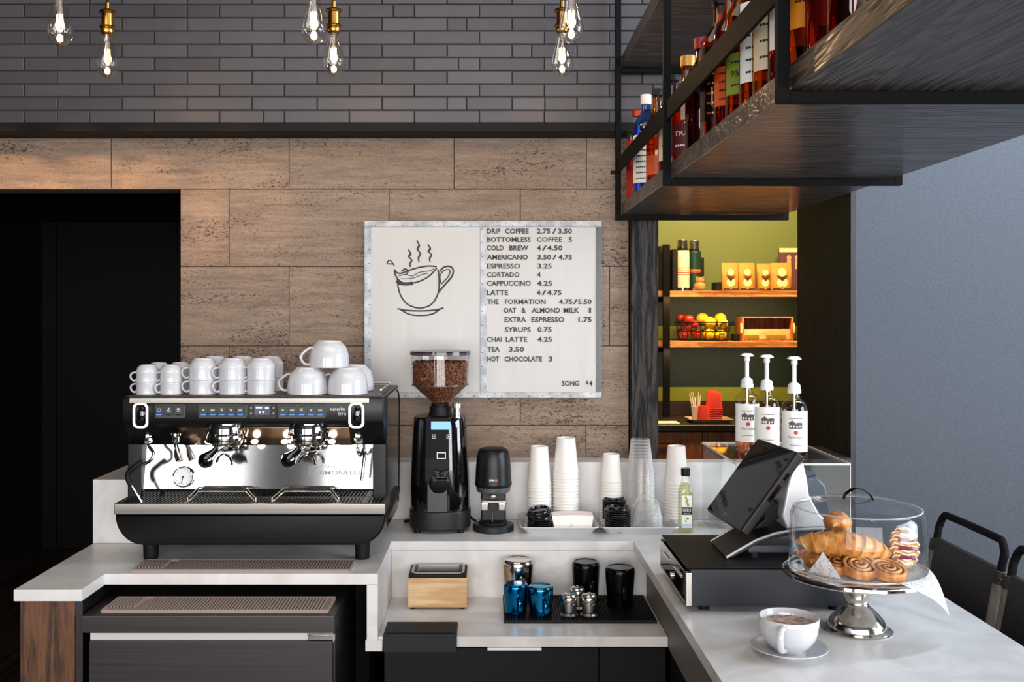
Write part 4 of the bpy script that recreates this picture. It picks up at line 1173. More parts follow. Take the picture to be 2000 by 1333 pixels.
def lid_mesh(name, m, R, dome):
    bm = BM()
    if dome:
        lathe(bm, [(R, 0), (R + .002, .002), (R + .001, .006), (R - .002, .008), (R - .003, .012), (R * .86, .030), (R * .62, .043), (R * .45, .046), (R * .35, .0455)], (0, 0, 0), 36)
    else:
        lathe(bm, [(R - .001, 0), (R + .0015, .001), (R + .002, .004), (R, .006), (R - .003, .0065), (R - .005, .014), (R - .007, .0155), (R - .011, .0155), (R - .013, .010), (0, .0095)], (0, 0, 0), 36)
    me = bpy.data.meshes.new(name); bm.to_mesh(me); bm.free(); me.materials.append(MATS[m]); me.shade_smooth(); me.set_sharp_from_angle(angle=math.radians(40))
    return me
mat('lid_black', '#0b0b0c', 0.14, 0, .6)
ld_ = lid_mesh('cup_lid', 'lid_black', .041, False)
def lids(n, pitch, x, y, z0, where, group, tilt=(0, 0), lean=(0, 0), me=ld_, name='lid', kind='black plastic lid'):
    for i in range(n):
        o = bpy.data.objects.new(name, me); COL.objects.link(o); k = n - 1 - i
        o.location = (x + lean[0] * k, y + lean[1] * k, z0 + k * pitch); o.rotation_euler = (tilt[0] * k, tilt[1] * k, random.uniform(0, 6) if tilt == (0, 0) else 0)
        tag(o, '%s the %s' % (nth_down(i, kind), where), 'lid', group)
lids(6, .0072, X(1054, 3.245), 3.245, ZTR, 'front lid pile before the cup stack nearest the tamper', 'black lids piled before the stack nearest the tamper', (.0, .014), (.0004, 0))
o = bpy.data.objects.new('lid', ld_); COL.objects.link(o); o.location = (X(1053, 3.25), 3.252, ZTR + .0545); o.rotation_euler = (.10, -.16, 0); tag(o, 'tilted black plastic lid lying on top of the front lid pile', 'lid', 'black lids piled before the stack nearest the tamper')
lids(10, .0072, X(1206, 3.245), 3.24, ZTR, 'front pile of black lids next to the dome lids', 'black lids in the front pile beside the dome lids')
ld2 = lid_mesh('cup_lid', 'lid_black', .0375, False)
lids(9, .0072, X(1203, 3.30) - .004, 3.325 - .005, ZTR + .022, 'rear pile of black lids next to the dome lids', 'black lids in the rear pile beside the dome lids', me=ld2)
dl = lid_mesh('dome_lid', 'clear_plastic', .0455, True)
lids(6, .0085, X(1266, 3.24), 3.243, ZTR, 'clear dome lid stack in the tray', 'clear dome lids in the tray', me=dl, name='dome_cover', kind='clear plastic dome lid')
o = bpy.data.objects.new('dome_cover', dl); COL.objects.link(o); o.location = (X(1262, 3.25) - .002, 3.247, ZTR + .063); o.rotation_euler = (0.12, .28, .4); tag(o, 'clear plastic dome lid lying tilted on top of the dome lid stack', 'lid', 'clear dome lids in the tray')

# folded card sleeves leaning together
mat('sleeve_pink', '#d9c3b8', 0.7); mat('sleeve_white', '#ebe3dd', 0.65)
def sleeve(name, label, y, m, dz=0.0, tilt=0.0, dx=0.0):
    x0, x1, a0, a1 = X(1079, 3.2) + dx, X(1161, 3.2) + dx, X(1085, 3.2) + dx, X(1156, 3.2) + dx
    bm = BM(); n = 10; top = []; bot = []
    for i in range(n + 1):
        t = i / n; bow = .004 * (1 - (2 * t - 1) ** 2)
        top.append((x0 + (x1 - x0) * t, ZTR + .048 + bow + dz)); bot.append((a0 + (a1 - a0) * t, ZTR + .0005 + 0 * bow))
    prism(bm, top + bot[::-1], y, y + .0045, 'XZ', .0008, 1)
    for v in bm.verts: v.co.y += (v.co.z - ZTR) * tilt
    o = obj(name, bm, m)
    return tag(o, label, 'cup sleeve', 'cardboard cup sleeves standing in the tray')
for i in range(7):
    lab = 'front white cardboard sleeve printed with a small sun emblem' if i == 0 else '%s flattened cardboard sleeve %s the printed front sleeve' % ('pinkish' if i % 2 else 'white', 'directly behind' if i == 1 else ORD[i] + ' back from')
    o = sleeve('cup_sleeve', lab, 3.216 + i * .0068, 'sleeve_white' if i % 2 == 0 else 'sleeve_pink', .0008 * i, .28)
    if i == 0:
        bm = BM(); cx, cz = X(1117, 3.2), ZTR + .018
        yy = 3.216 + (cz - ZTR) * .28 - .0004
        tube(bm, [(cx + .0022 * math.cos(t * PI / 6), yy, cz + .003 * math.sin(t * PI / 6)) for t in range(12)], .0004, 4, closed=True)
        for t in range(12):
            a = t * PI / 6; tube(bm, [(cx + .005 * math.cos(a), yy + .005 * math.sin(a) * .28, cz + .005 * math.sin(a)), (cx + .0075 * math.cos(a), yy + .0075 * math.sin(a) * .28, cz + .0075 * math.sin(a))], .0004, 4)
        bm.verts.ensure_lookup_table()
        e = obj('emblem', bm, mat('emblem_rose', '#a98d80', 0.6), o)

# syrup bottle
SX, SD = X(1339.5, 3.22), 3.225
S = thing('syrup_bottle', 'clear glass syrup bottle with black cap and white label 1883', 'bottle', (SX, SD, ZC))
bm = BM(); lathe(bm, [(0, 0.001), (.0225, 0), (.024, .003), (.024, .128), (.023, .138), (.0185, .152), (.0135, .165), (.0125, .178), (.0125, .190), (.0115, .190)], (SX, SD, ZC), 40, 3.0, sy=.9); obj('glass', bm, thin_glass('syrup_glass', (.90, .90, .83), 0.0, 1.5, .02), S)
bm = BM(); lathe(bm, [(0, .005), (.0215, .005), (.0215, .127), (.017, .148), (.0115, .160), (0, .160)], (SX, SD, ZC), 32, 3.0, sy=.88); obj('syrup', bm, thin_glass('syrup_liquid', (.88, .87, .72), 0.05, 1.33), S)
bm = BM(); lathe(bm, [(0, .183), (.0142, .183), (.0148, .185), (.0148, .205), (.0140, .207), (0, .207)], (SX, SD, ZC), 28); obj('cap', bm, 'satin_black', S)
yl = SD - .0222
bm = BM(); bx(bm, SX - .0165, SX + .0165, yl - .0006, yl + .0004, ZC + .018, ZC + .122); lb = obj('label', bm, mat('label_white', '#efefea', 0.5), S)
bm = BM(); bx(bm, SX - .0165, SX + .0165, yl - .0010, yl - .0005, ZC + .060, ZC + .085); obj('black_band', bm, 'ink_black', lb)
bm = BM(); text_bm(bm, '1883', SX - .013, SX + .013, ZC + .0755, .0095, yl - .0010); text_bm(bm, 'FRANCE', SX - .010, SX + .010, ZC + .0645, .003, yl - .0010); obj('lettering', bm, 'white_ink', lb)
bm = BM()
for (x, z, w_, h_, a) in ((0, .105, .007, .010, .5), (.003, .094, .006, .012, -.4), (-.003, .115, .005, .008, -.6), (.002, .048, .008, .006, .3), (-.003, .040, .005, .005, 0)):
    ball(bm, (SX + x, yl - .0006, ZC + z), 1, (w_ * .7, .0008, h_ * .7), 10, Matrix.Rotation(a, 3, 'Y'))
obj('vanilla_picture', bm, mat('vanilla_green', '#a9a63f', 0.6), lb)
bm = BM(); bx(bm, SX - .0165, SX + .0165, yl - .0009, yl - .0005, ZC + .019, ZC + .031); obj('colour_band', bm, mat('pale_blue_print', '#c3cfe0', 0.6), lb)

# saucers standing in a pile inside the acrylic guard
def saucer_mesh(name, R):
    bm = BM(); lathe(bm, [(0, .004), (R * .42, .004), (R * .47, .0055), (R * .9, .0135), (R, .0165), (R, .018), (R * .97, .0182), (R * .88, .0158), (R * .5, .0085), (R * .42, .0075), (0, .0072)], (0, 0, 0), 48)
    lathe(bm, [(R * .40, .0045), (R * .42, 0), (R * .45, 0), (R * .47, .0058)], (0, 0, 0), 48)
    me = bpy.data.meshes.new(name); bm.to_mesh(me); bm.free(); me.materials.append(MATS['white_ceramic']); me.shade_smooth(); me.set_sharp_from_angle(angle=math.radians(40)); return me
sm_ = saucer_mesh('saucer', .066)
for i in range(6):
    o = bpy.data.objects.new('saucer', sm_); COL.objects.link(o); o.location = (.8005 + random.uniform(-.0008, .0008), 3.318, ZC + .0003 + (5 - i) * .0088)
    tag(o, '%s the saucer pile behind the payment tablet' % nth_down(i, 'white saucer'), 'saucer', 'white saucers in a pile')

# clear acrylic guard box standing on the bar
AX0, AX1, AY0, AY1, AZ = .727, 1.062, 2.925, 3.40, 1.188
A = thing('acrylic_box', 'clear acrylic display box on the bar carrying three pump bottles', 'display box', ((AX0 + AX1) / 2, 3.16, ZC))
t = .005
for nm, q in (('top_panel', (AX0, AX1, AY0, AY1, AZ - t, AZ)), ('front_panel', (AX0 + t, AX1 - t, AY0, AY0 + t, ZC + .0002, AZ - t - .0003)), ('rear_panel', (AX0 + t, AX1 - t, AY1 - t, AY1, ZC + .0002, AZ - t - .0003)), ('side_panel', (AX0, AX0 + t - .0003, AY0, AY1, ZC + .0002, AZ - t - .0003)), ('side_panel', (AX1 - t + .0003, AX1, AY0, AY1, ZC + .0002, AZ - t - .0003))):
    bm = BM(); bx(bm, *q); obj(nm, bm, 'acrylic', A)
bm = BM()
e = .0012
for x in (AX0, AX1): bx(bm, x - e, x + e, AY0 - e, AY1 + e, AZ - t - .0005, AZ + .0006)
for y in (AY0, AY1): bx(bm, AX0 + e, AX1 - e, y - e, y + e, AZ - t - .0005, AZ + .0006)
for x in (AX0, AX1): bx(bm, x - e, x + e, AY0 - e, AY0 + e, ZC + .0002, AZ - t)
obj('polished_edges', bm, 'acrylic_edge', A)

def pump_bottle(label, name_lines, x, y):
    r = thing('pump_bottle', label, 'bottle', (x, y, AZ + .0008), 'syrup pump bottles on the acrylic box')
    z = AZ + .0008; R = .0385
    bm = BM(); lathe(bm, [(0, .001), (.034, 0), (R, .004), (R, .150), (R * .97, .160), (R * .82, .173), (R * .55, .182), (.0165, .188), (.0155, .200), (.0155, .205)], (x, y, z), 44); obj('glass', bm, 'brown_glass' if False else thin_glass('pump_glass', (.96, .93, .88), 0.0, 1.4, .03) if 'pump_glass' not in MATS else 'pump_glass', r)
    bm = BM(); lathe(bm, [(0, .005), (R - .003, .005), (R - .003, .142), (0, .143)], (x, y, z), 36); obj('syrup', bm, thin_glass('caramel_liquid', (.80, .52, .32), 0.05, 1.33) if 'caramel_liquid' not in MATS else 'caramel_liquid', r)
    aF = -PI / 2 - .16
    bm = BM(); band(bm, (x, y, z), R, .028, .150, aF - 1.25, aF + 1.25, 24, .0006); lb = obj('label', bm, 'label_white', r)
    # printed house, round seal and lines
    bm = BM(); vs = []
    def q(a, b, c, d_):
        nonlocal vs
        n = 6
        for k in range(n):
            vs += [v for v in bx(bm, a + (b - a) * k / n, a + (b - a) * (k + 1) / n, -.0016, -.0008, c, d_)]
    q(-.019, -.002, .098, .112); q(-.002, .018, .098, .110)
    for k, (a, b, c) in enumerate(((-.021, .0, .112), (-.018, -.003, .1145), (-.015, -.006, .117), (-.012, -.009, .1195))): q(a, b, c, c + .0026)
    q(-.001, .020, .110, .1135); q(.001, .018, .1135, .116)
    bend(vs, (x, y, z), R, aF); obj('house_print', bm, mat('print_plum', '#5b4a50', 0.6) if 'print_plum' not in MATS else 'print_plum', lb)
    bm = BM(); vs = []
    for (a, b, c, d_) in ((-.016, -.011, .101, .108), (-.008, -.004, .101, .108), (.001, .005, .100, .107), (.009, .013, .102, .107)): vs += bx(bm, a, b, -.0020, -.0016, c, d_)
    bend(vs, (x, y, z), R, aF); obj('house_windows', bm, 'label_white', lb)
    bm = BM(); vs = []
    for r_ in lathe(bm, [(0, -.0016), (.006, -.0016), (.006, -.0008)], (0, 0, .086), 20, axis='Y'): vs += r_
    bend(vs, (x, y, z), R, aF); obj('seal', bm, 'red_ink', lb)
    bm = BM()
    vs = text_bm(bm, name_lines, -.022, .022, .0715, .008, -.0004) if name_lines else []
    vs += fine_print(bm, -.02, .02, .128, .0025, -.0004); vs += fine_print(bm, -.018, .018, .049, .0018, -.0004)
    bend(vs, (x, y, z), R, aF); obj('lettering', bm, 'print_plum', lb)
    bm = BM(); lathe(bm, [(0, .2005), (.0195, .2005), (.0205, .203), (.0205, .212), (.0185, .2135), (.0185, .222), (.0165, .228), (.010, .232), (.0065, .236), (.0065, .285), (.0095, .287), (.0095, .297), (.0075, .299), (0, .299)], (x, y, z), 32); pm = obj('pump', bm, 'white_plastic', r)
    bm = BM()
    prism(bm, [(x - .021, z + .303), (x - .017, z + .309), (x - .006, z + .3115), (x + .012, z + .311), (x + .019, z + .306), (x + .0205, z + .301), (x + .010, z + .3005), (x + .008, z + .299), (x - .008, z + .299), (x - .010, z + .302)], y - .010, y + .010, 'XZ', .003, 2); obj('pump_head', bm, 'white_plastic', pm)
    bm = BM(); lathe(bm, [(0, .02), (.004, .02), (.004, .195), (.0075, .196), (.0075, .1995), (0, .1995)], (x, y, z), 14); obj('dip_tube', bm, 'satin_chrome', pm)
pump_bottle('pump syrup bottle standing furthest back, against the reddish cabinet', 'Salted Caramel', X(1462, 3.2), 3.22)
pump_bottle('middle one of the three pump syrup bottles on the acrylic box', None, X(1501, 3.09), 3.11)
pump_bottle('pump syrup bottle nearest the acrylic box front, against the dark lining', 'Fall Delight', X(1555, 2.97), 2.99)

# ------------------------------------------------------------------ cash drawer and payment tablet
DX0, DX1, DY0, DY1 = .466, .868, 2.362, 2.712
DZ0, DZ1 = ZC + .014, 1.022
K = thing('cash_drawer', 'wide charcoal metal cash drawer with keylock under the tablet', 'cash drawer', ((DX0 + DX1) / 2, 2.54, ZC))
bm = BM(); bx(bm, DX0 + .012, DX1, DY0, DY1, DZ0, DZ1, .003, 2); obj('case', bm, mat('drawer_slate', '#202329', 0.45, 0, .35, bump=(400, .05)), K)
bm = BM(); bx(bm, DX0 + .004, DX1 - .002, DY0 + .002, DY1 - .002, DZ1 + .0003, DZ1 + .004, .0015, 1); obj('top_cover', bm, 'matte_black', K)
bm = BM(); bx(bm, DX0, DX0 + .0115, DY0 + .005, DY1 - .004, DZ0 + .004, DZ1 - .006, .002, 2); fr_ = obj('drawer_front', bm, 'gloss_black', K)
bm = BM(); bx(bm, DX0 + .001, DX0 + .016, DY0 - .002, DY0 + .0045, DZ0 + .001, DZ1 - .008, .0015, 2); bx(bm, DX0 + .0015, DX0 + .008, DY0 - .0035, DY0 - .0015, DZ0 + .002, DZ1 - .009, .0005, 1); obj('corner_strip', bm, 'satin_chrome', K)
for y0 in (2.41, 2.56):
    bm = BM(); bx(bm, DX0 - .004, DX0 + .001, y0, y0 + .085, DZ0 + .055, DZ0 + .062, .001, 1); obj('slot_trim', bm, 'satin_chrome', fr_)
bm = BM(); lathe(bm, [(0, -.006), (.008, -.006), (.009, -.004), (.009, .001)], (DX0, 2.53, DZ0 + .03), 20, axis='X'); obj('keylock', bm, 'satin_chrome', fr_)
for (x, y) in ((DX0 + .05, DY0 + .03), (DX1 - .04, DY0 + .03), (DX0 + .05, DY1 - .03), (DX1 - .04, DY1 - .03)):
    bm = BM(); lathe(bm, [(0, 0), (.013, 0), (.013, .0145), (0, .0145)], (x, y, ZC), 14); obj('foot', bm, 'rubber_black', K)

ZD = DZ1 + .0042
TBx0, TBz0, TBx1, TBz1 = .612, 1.098, .757, 1.291
TBy0, TBy1 = 2.425, 2.690
YAW = math.radians(5.5)
def yaw(v):
    dx, dy = v.x - .612, v.y - 2.425
    return Vector((.612 + dx * math.cos(YAW) - dy * math.sin(YAW), 2.425 + dx * math.sin(YAW) + dy * math.cos(YAW), v.z))
N_ = thing('payment_tablet', 'black touch screen payment tablet tilted on a curved stand above the cash drawer', 'tablet', (.72, 2.56, ZD))
ux = Vector((TBx1 - TBx0, 0, TBz1 - TBz0)).normalized(); nx = Vector((-ux.z, 0, ux.x))
L_ = math.hypot(TBx1 - TBx0, TBz1 - TBz0)
def tab_box(bm, a0, a1, y0, y1, n0, n1, r):
    """a along the slope from the lower edge, n out of the screen"""
    vs0 = set(bm.verts); bx(bm, a0, a1, y0, y1, n0, n1, r, 3)
    for v in bm.verts:
        if v not in vs0:
            p = Vector((TBx0, 0, TBz0)) + ux * v.co.x + nx * v.co.z; v.co = yaw(Vector((p.x, v.co.y, p.z)))
bm = BM(); tab_box(bm, 0, L_, TBy0, TBy1, -.024, 0, .006); tb = obj('tablet_body', bm, 'charcoal_plastic', N_)
bm = BM(); tab_box(bm, .004, L_ - .004, TBy0 + .004, TBy1 - .004, -.0005, .0012, .0006); obj('screen_glass', bm, mat('screen_black', '#040405', 0.04, 0, .12), tb)
bm = BM()
vs = text_bm(bm, 'MICROS', 0, .035, 0, .007, 0)
for v in bm.verts:
    a, b, c = v.co.x, v.co.z, -v.co.y
    p = Vector((TBx0, 0, TBz0)) + ux * (.018 + b) + nx * (.0012 + c * .5); v.co = yaw(Vector((p.x, 2.575 - a, p.z)))
obj('lettering', bm, mat('faint_ink', '#77777a', 0.5), tb)
bm = BM(); tab_box(bm, .10, .15, TBy0 - .0015, TBy0 + .001, -.019, -.008, .0003); tab_box(bm, .165, .185, TBy0 - .0015, TBy0 + .001, -.017, -.010, .0003); obj('side_ports', bm, 'gloss_black', tb)
# stand: swept base with silver rims, neck curling up behind the tablet
def swoop(t):
    pts = [(.582, 1.0315), (.615, 1.051), (.655, 1.074), (.70, 1.090), (.755, 1.100), (.84, 1.104)]
    k = t * (len(pts) - 1); i = min(int(k), len(pts) - 2); f = k - i
    return (pts[i][0] + (pts[i + 1][0] - pts[i][0]) * f, pts[i][1] + (pts[i + 1][1] - pts[i][1]) * f)
up = [swoop(i / 20) for i in range(21)]
bm = BM(); prism(bm, up + [(.84, 1.094), (.76, 1.089), (.70, 1.078), (.66, 1.064), (.62, 1.042), (.592, 1.0285)], 2.442, 2.612, 'YZ' if False else 'XZ', .001, 1)
obj('stand_base', bm, 'charcoal_plastic', N_)
mat('silver_plastic', '#c9cacd', 0.3, .6)
for y in (2.4415, 2.6125):
    bm = BM(); tube(bm, [(p[0], y, p[1] - .001) for p in up], .0035, 8); obj('silver_rim', bm, 'silver_plastic', N_)
bm = BM(); bx(bm, .64, .835, 2.455, 2.60, ZD + .012, 1.058, .004, 2); obj('stand_foot', bm, mat('foot_slate', '#3a3d44', .45), N_)
for (x, y) in ((.655, 2.468), (.81, 2.468), (.655, 2.588), (.81, 2.588)):
    bm = BM(); lathe(bm, [(0, 0), (.010, 0), (.010, .0125), (0, .0125)], (x, y, ZD), 14); obj('foot', bm, 'rubber_black', N_)
bm = BM()
prism(bm, [(.66, 1.088), (.70, 1.094), (.735, 1.125), (.725, 1.155), (.70, 1.165), (.672, 1.145), (.69, 1.13), (.69, 1.115)], 2.49, 2.57, 'XZ', .004, 2); obj('hinge', bm, 'matte_black', N_)
bm = BM()
prism(bm, [(.735, 1.098), (.85, 1.102), (.815, 1.135), (.79, 1.18), (.785, 1.22), (.775, 1.262), (.757, 1.255), (.745, 1.235), (.735, 1.20), (.728, 1.16), (.722, 1.13)], 2.452, 2.62, 'XZ', .006, 3); obj('neck', bm, mat('silver_shell', '#d2d3d6', 0.35, .3), N_)
bm = BM(); prism(bm, [(.792, 1.135), (.86, 1.104), (.845, 1.20), (.82, 1.225), (.795, 1.22)], 2.49, 2.60, 'XZ', .01, 3); obj('cable_shroud', bm, mat('shroud_slate', '#3b4450', .4), N_)

# ------------------------------------------------------------------ cake stand with pastries
CX, CD = X(1674, 2.23), 2.23
ZP = 1.058
C_ = thing('cake_stand', 'polished steel pedestal cake stand on the bar, dressed with parchment and pastries', 'cake stand', (CX, CD, ZC))
bm = BM(); lathe(bm, [(0, 0), (.073, 0), (.076, .003), (.073, .006), (.063, .009), (.0615, .019), (.058, .025), (.048, .037), (.034, .050), (.0255, .057), (.024, .060), (.0255, .0615), (.0245, .064), (.028, .075), (.035, .090), (.046, .106), (.060, .121), (.07, .130), (0, .131)], (CX, CD, ZC), 64); obj('pedestal', bm, 'brushed_steel' if False else mat('polished_steel', '#d2cdc6', 0.14, 1.0), C_, 40)
bm = BM(); lathe(bm, [(0, .1312), (.140, .1312), (.154, .128), (.160, .124), (.162, .127), (.161, .133), (.155, .1365), (.148, .138), (0, .138)], (CX, CD, ZC), 80); obj('plate', bm, mat('plate_chrome', '#dcd9d5', 0.08, 1.0), C_, 40)
PD = thing('cake_dome', 'clear domed cover with a curved dark handle over the pastries', 'cake dome', (CX, CD, ZP + .003))
R = .1475; z0 = ZP + .0035
bm = BM(); lathe(bm, [(R, z0), (R - .001, z0 + .06), (R - .004, z0 + .118), (R - .009, z0 + .131), (R - .016, z0 + .136), (R * .7, z0 + .147), (R * .4, z0 + .153), (0, z0 + .156)], (CX, CD, 0), 80); lathe(bm, [(R - .004, z0), (R - .005, z0 + .06), (R - .008, z0 + .116), (R - .012, z0 + .127), (R - .018, z0 + .131)], (CX, CD, 0), 80); obj('clear_cover', bm, 'clear_glass', PD, 60)
bm = BM(); tube(bm, [(CX + R * math.cos(t * PI / 40), CD + R * math.sin(t * PI / 40), z0 + .0015) for t in range(80)], .0022, 6, closed=True); tube(bm, [(CX + (R - .012) * math.cos(t * PI / 40), CD + (R - .012) * math.sin(t * PI / 40), z0 + .1345) for t in range(80)], .0016, 6, closed=True)
obj('rim', bm, thin_glass('rim_glass', (.85, .87, .88), .05, 1.5, .3, 2.0, .6), PD)
bm = BM(); hz2 = z0 + .153; tube(bm, [(CX - .032, CD - .0, hz2), (CX - .026, CD, hz2 + .012), (CX - .008, CD, hz2 + .022), (CX + .012, CD, hz2 + .020), (CX + .028, CD, hz2 + .009), (CX + .036, CD, hz2 - .003)], .0022, 8, 5, flat=4.5); obj('handle', bm, mat('dark_chrome', '#3a3432', 0.12, 1.0), PD)

# parchment: lies on the plate, one corner folded up, one corner hanging over the rim
m, nt, p = newmat('parchment')
tc = nd(nt, 'ShaderNodeTexCoord'); n = nd(nt, 'ShaderNodeTexNoise', i_Scale=38.0, i_Detail=2.0, i_Distortion=2.2); nt.links.new(tc.outputs['Object'], n.inputs['Vector'])
rp = nd(nt, 'ShaderNodeValToRGB'); e = rp.color_ramp.elements
e[0].position = .49; e[0].color = rgba('#f0eeee'); e[1].position = .54; e[1].color = rgba('#f0eeee'); k = e.new(.515); k.color = rgba('#8e8d93')
nt.links.new(n.outputs['Fac'], rp.inputs[0]); nt.links.new(rp.outputs[0], p.inputs['Base Color']); p.inputs['Roughness'].default_value = .65
bm = BM(); N = 44; S2 = .142; rot = math.radians(31)
gv = {}
for i in range(N + 1):
    for j in range(N + 1):
        u, v = i / N, j / N
        q0 = Vector((-.142, -.118)).lerp(Vector((.208, -.118)), u); q1 = Vector((-.095, .115)).lerp(Vector((.10, .125)), u); q2 = q0.lerp(q1, v)
        x, y = q2.x, q2.y - (.16 * max(0, (u - .22) / .78) * (1 - u) * (1 - v))
        z = .0035 + .001 * math.sin(40 * x) * math.sin(33 * y)
        r = math.hypot(x, y)
        s_ = (-x * .769 - y * .639) - .131
        folded = s_ > 0 and x < -.02 and y < -.02
        # corner towards the guests' side hangs over the plate rim
        if r > .150 and not folded:
            o_ = r - .150; ax, ay = x / r, y / r
            if x > 0:
                x = ax * (.150 + .012 * (1 - math.exp(-o_ / .012)) + o_ * .30); y = ay * (.150 + .012 * (1 - math.exp(-o_ / .012)) + o_ * .30); z = .0045 - o_ * .92 + .004 * math.exp(-o_ / .01)
            else:
                x = ax * (.1505 + o_ * .1); y = ay * (.1505 + o_ * .1); z = .0015 + min(o_, .004) * .3
        # corner facing the camera folded up inside the cover
        if folded:
            x += s_ * .769 * .9; y += s_ * .639 * .9; z = .002 + s_ * 1.05
        gv[i, j] = bm.verts.new((CX + x, CD + y, ZP + z))
for i in range(N):
    for j in range(N): bm.faces.new((gv[i, j], gv[i + 1, j], gv[i + 1, j + 1], gv[i, j + 1]))
bmesh.ops.solidify(bm, geom=list(bm.faces), thickness=.0004)
tag(obj('parchment_sheet', bm, 'parchment', angle=60), 'white printed parchment sheet under the pastries with one corner hanging off the plate', 'parchment')

def pastry_mat(name, c0, c1, c2, scale=26.0, bump=.6):
    m, nt, p = newmat(name)
    tc = nd(nt, 'ShaderNodeTexCoord'); mp = nd(nt, 'ShaderNodeMapping'); mp.inputs['Scale'].default_value = (1.6, .8, .8); nt.links.new(tc.outputs['Object'], mp.inputs['Vector'])
    n = nd(nt, 'ShaderNodeTexNoise', i_Scale=scale, i_Detail=7.0, i_Roughness=.65); nt.links.new(mp.outputs[0], n.inputs['Vector'])
    rp = nd(nt, 'ShaderNodeValToRGB'); e = rp.color_ramp.elements
    e[0].position = .32; e[0].color = rgba(c0); e[1].position = .70; e[1].color = rgba(c2); k = e.new(.5); k.color = rgba(c1)
    nt.links.new(n.outputs['Fac'], rp.inputs[0]); nt.links.new(rp.outputs[0], p.inputs['Base Color']); p.inputs['Roughness'].default_value = .42
    b = nd(nt, 'ShaderNodeBump', i_Strength=bump, i_Distance=.003); nt.links.new(n.outputs['Fac'], b.inputs['Height']); nt.links.new(b.outputs['Normal'], p.inputs['Normal'])
    return m
pastry_mat('croissant_crust', '#7a3c14', '#c07c38', '#dfb06a')
pastry_mat('roll_dough', '#8f4c1e', '#bf7d40', '#d9a566', 30)
pastry_mat('danish_crust', '#a5642f', '#d29a5c', '#ecc995', 34)
mat('cinnamon', '#3a1d10', .5, bump=(90, .6))
mat('icing', '#f2e9dc', .35)

def croissant(c, length, rad, bow, segs, m, yaw=0.0, tiltz=0.0, name='croissant', flat=.82, arch=0.0):
    """a rolled crescent: the layers step down from the middle to the tips"""
    bm = BM(); n = segs * 8; q = 28; rings = []
    for i in range(n + 1):
        t = i / n * 2 - 1
        env = (1 - abs(t) ** 2.3) ** .62 * .96 + .04
        f = (abs(t) * segs / 2) % 1.0
        step = 1 + .22 * (1 - f) ** 1.4 - .10
        r = rad * env * step
        bx_, by_ = t * length / 2, bow * (t * t)
        tx, ty = length / 2, 2 * bow * t; l = math.hypot(tx, ty); tx /= l; ty /= l
        ring = []
        for k in range(q):
            a = 2 * PI * k / q
            w_ = 1 + .035 * math.sin(7 * a + 3 * t) 
            sk = .010 * math.sin(a) * (1 if t > 0 else -1)
            ox, oz = math.cos(a) * r * w_, math.sin(a) * r * flat * w_
            ring.append(bm.verts.new((bx_ + sk * tx - ty * ox, by_ + sk * ty + tx * ox, oz - arch * t * t)))
        rings.append(ring)
    for A, B in zip(rings, rings[1:]):
        for k in range(q): bm.faces.new((A[k], A[(k + 1) % q], B[(k + 1) % q], B[k]))
    bm.faces.new(rings[0][::-1]); bm.faces.new(rings[-1])
    R3 = Matrix.Rotation(yaw, 3, 'Z') @ Matrix.Rotation(tiltz, 3, 'Y')
    for v in bm.verts: v.co = R3 @ v.co + Vector(c)
    bmesh.ops.recalc_face_normals(bm, faces=bm.faces)
    return bm
def place(bm, name, m, label, cat, angle=25):
    """a thing that is one mesh, its origin under its middle"""
    lo = [min(v.co[k] for v in bm.verts) for k in range(3)]; hi = [max(v.co[k] for v in bm.verts) for k in range(3)]
    c = Vector(((lo[0] + hi[0]) / 2, (lo[1] + hi[1]) / 2, lo[2]))
    bmesh.ops.translate(bm, verts=bm.verts, vec=-c)
    o = obj(name, bm, m, angle=angle); o.location = c
    return tag(o, label, cat)
o = place(croissant(pp(1655, 1066, 2.185), .196, .033, .026, 9, None, math.radians(-6), math.radians(7), arch=.016), 'croissant', 'croissant_crust', 'large golden croissant lying across the cinnamon rolls at the front', 'croissant', 30)
bm = BM()
rr_ = random.Random(5)
for _ in range(26):
    t = rr_.uniform(-.75, .75); a = rr_.uniform(.3, 2.6)
    cc_ = Vector(pp(1655, 1066, 2.185)); r = .031 * (1 - abs(t) ** 2.3) ** .62
    b = Vector((t * .1025, -math.cos(a) * 0 - abs(math.sin(a)) * 0 - r * math.cos(a) * .9 + .03 * t * t, r * .86 * math.sin(a) - .016 * t * t))
    b = Matrix.Rotation(math.radians(-6), 3, 'Z') @ Matrix.Rotation(math.radians(9), 3, 'Y') @ b
    ball(bm, cc_ + b, rr_.uniform(.0012, .0026), seg=6)
obj('crumb_topping', bm, mat('crumb', '#6b3a18', .6), o)
place(croissant(pp(1636, 1022, 2.27), .085, .028, .006, 5, None, math.radians(70), 0), 'croissant', 'croissant_crust', 'small rolled croissant propped at the back behind the large one', 'croissant', 30)
place(croissant(pp(1588, 1092, 2.235), .07, .020, .02, 5, None, math.radians(100), 0), 'croissant', 'croissant_crust', 'dark golden croissant tip peeking out behind the folded parchment corner', 'croissant', 30)

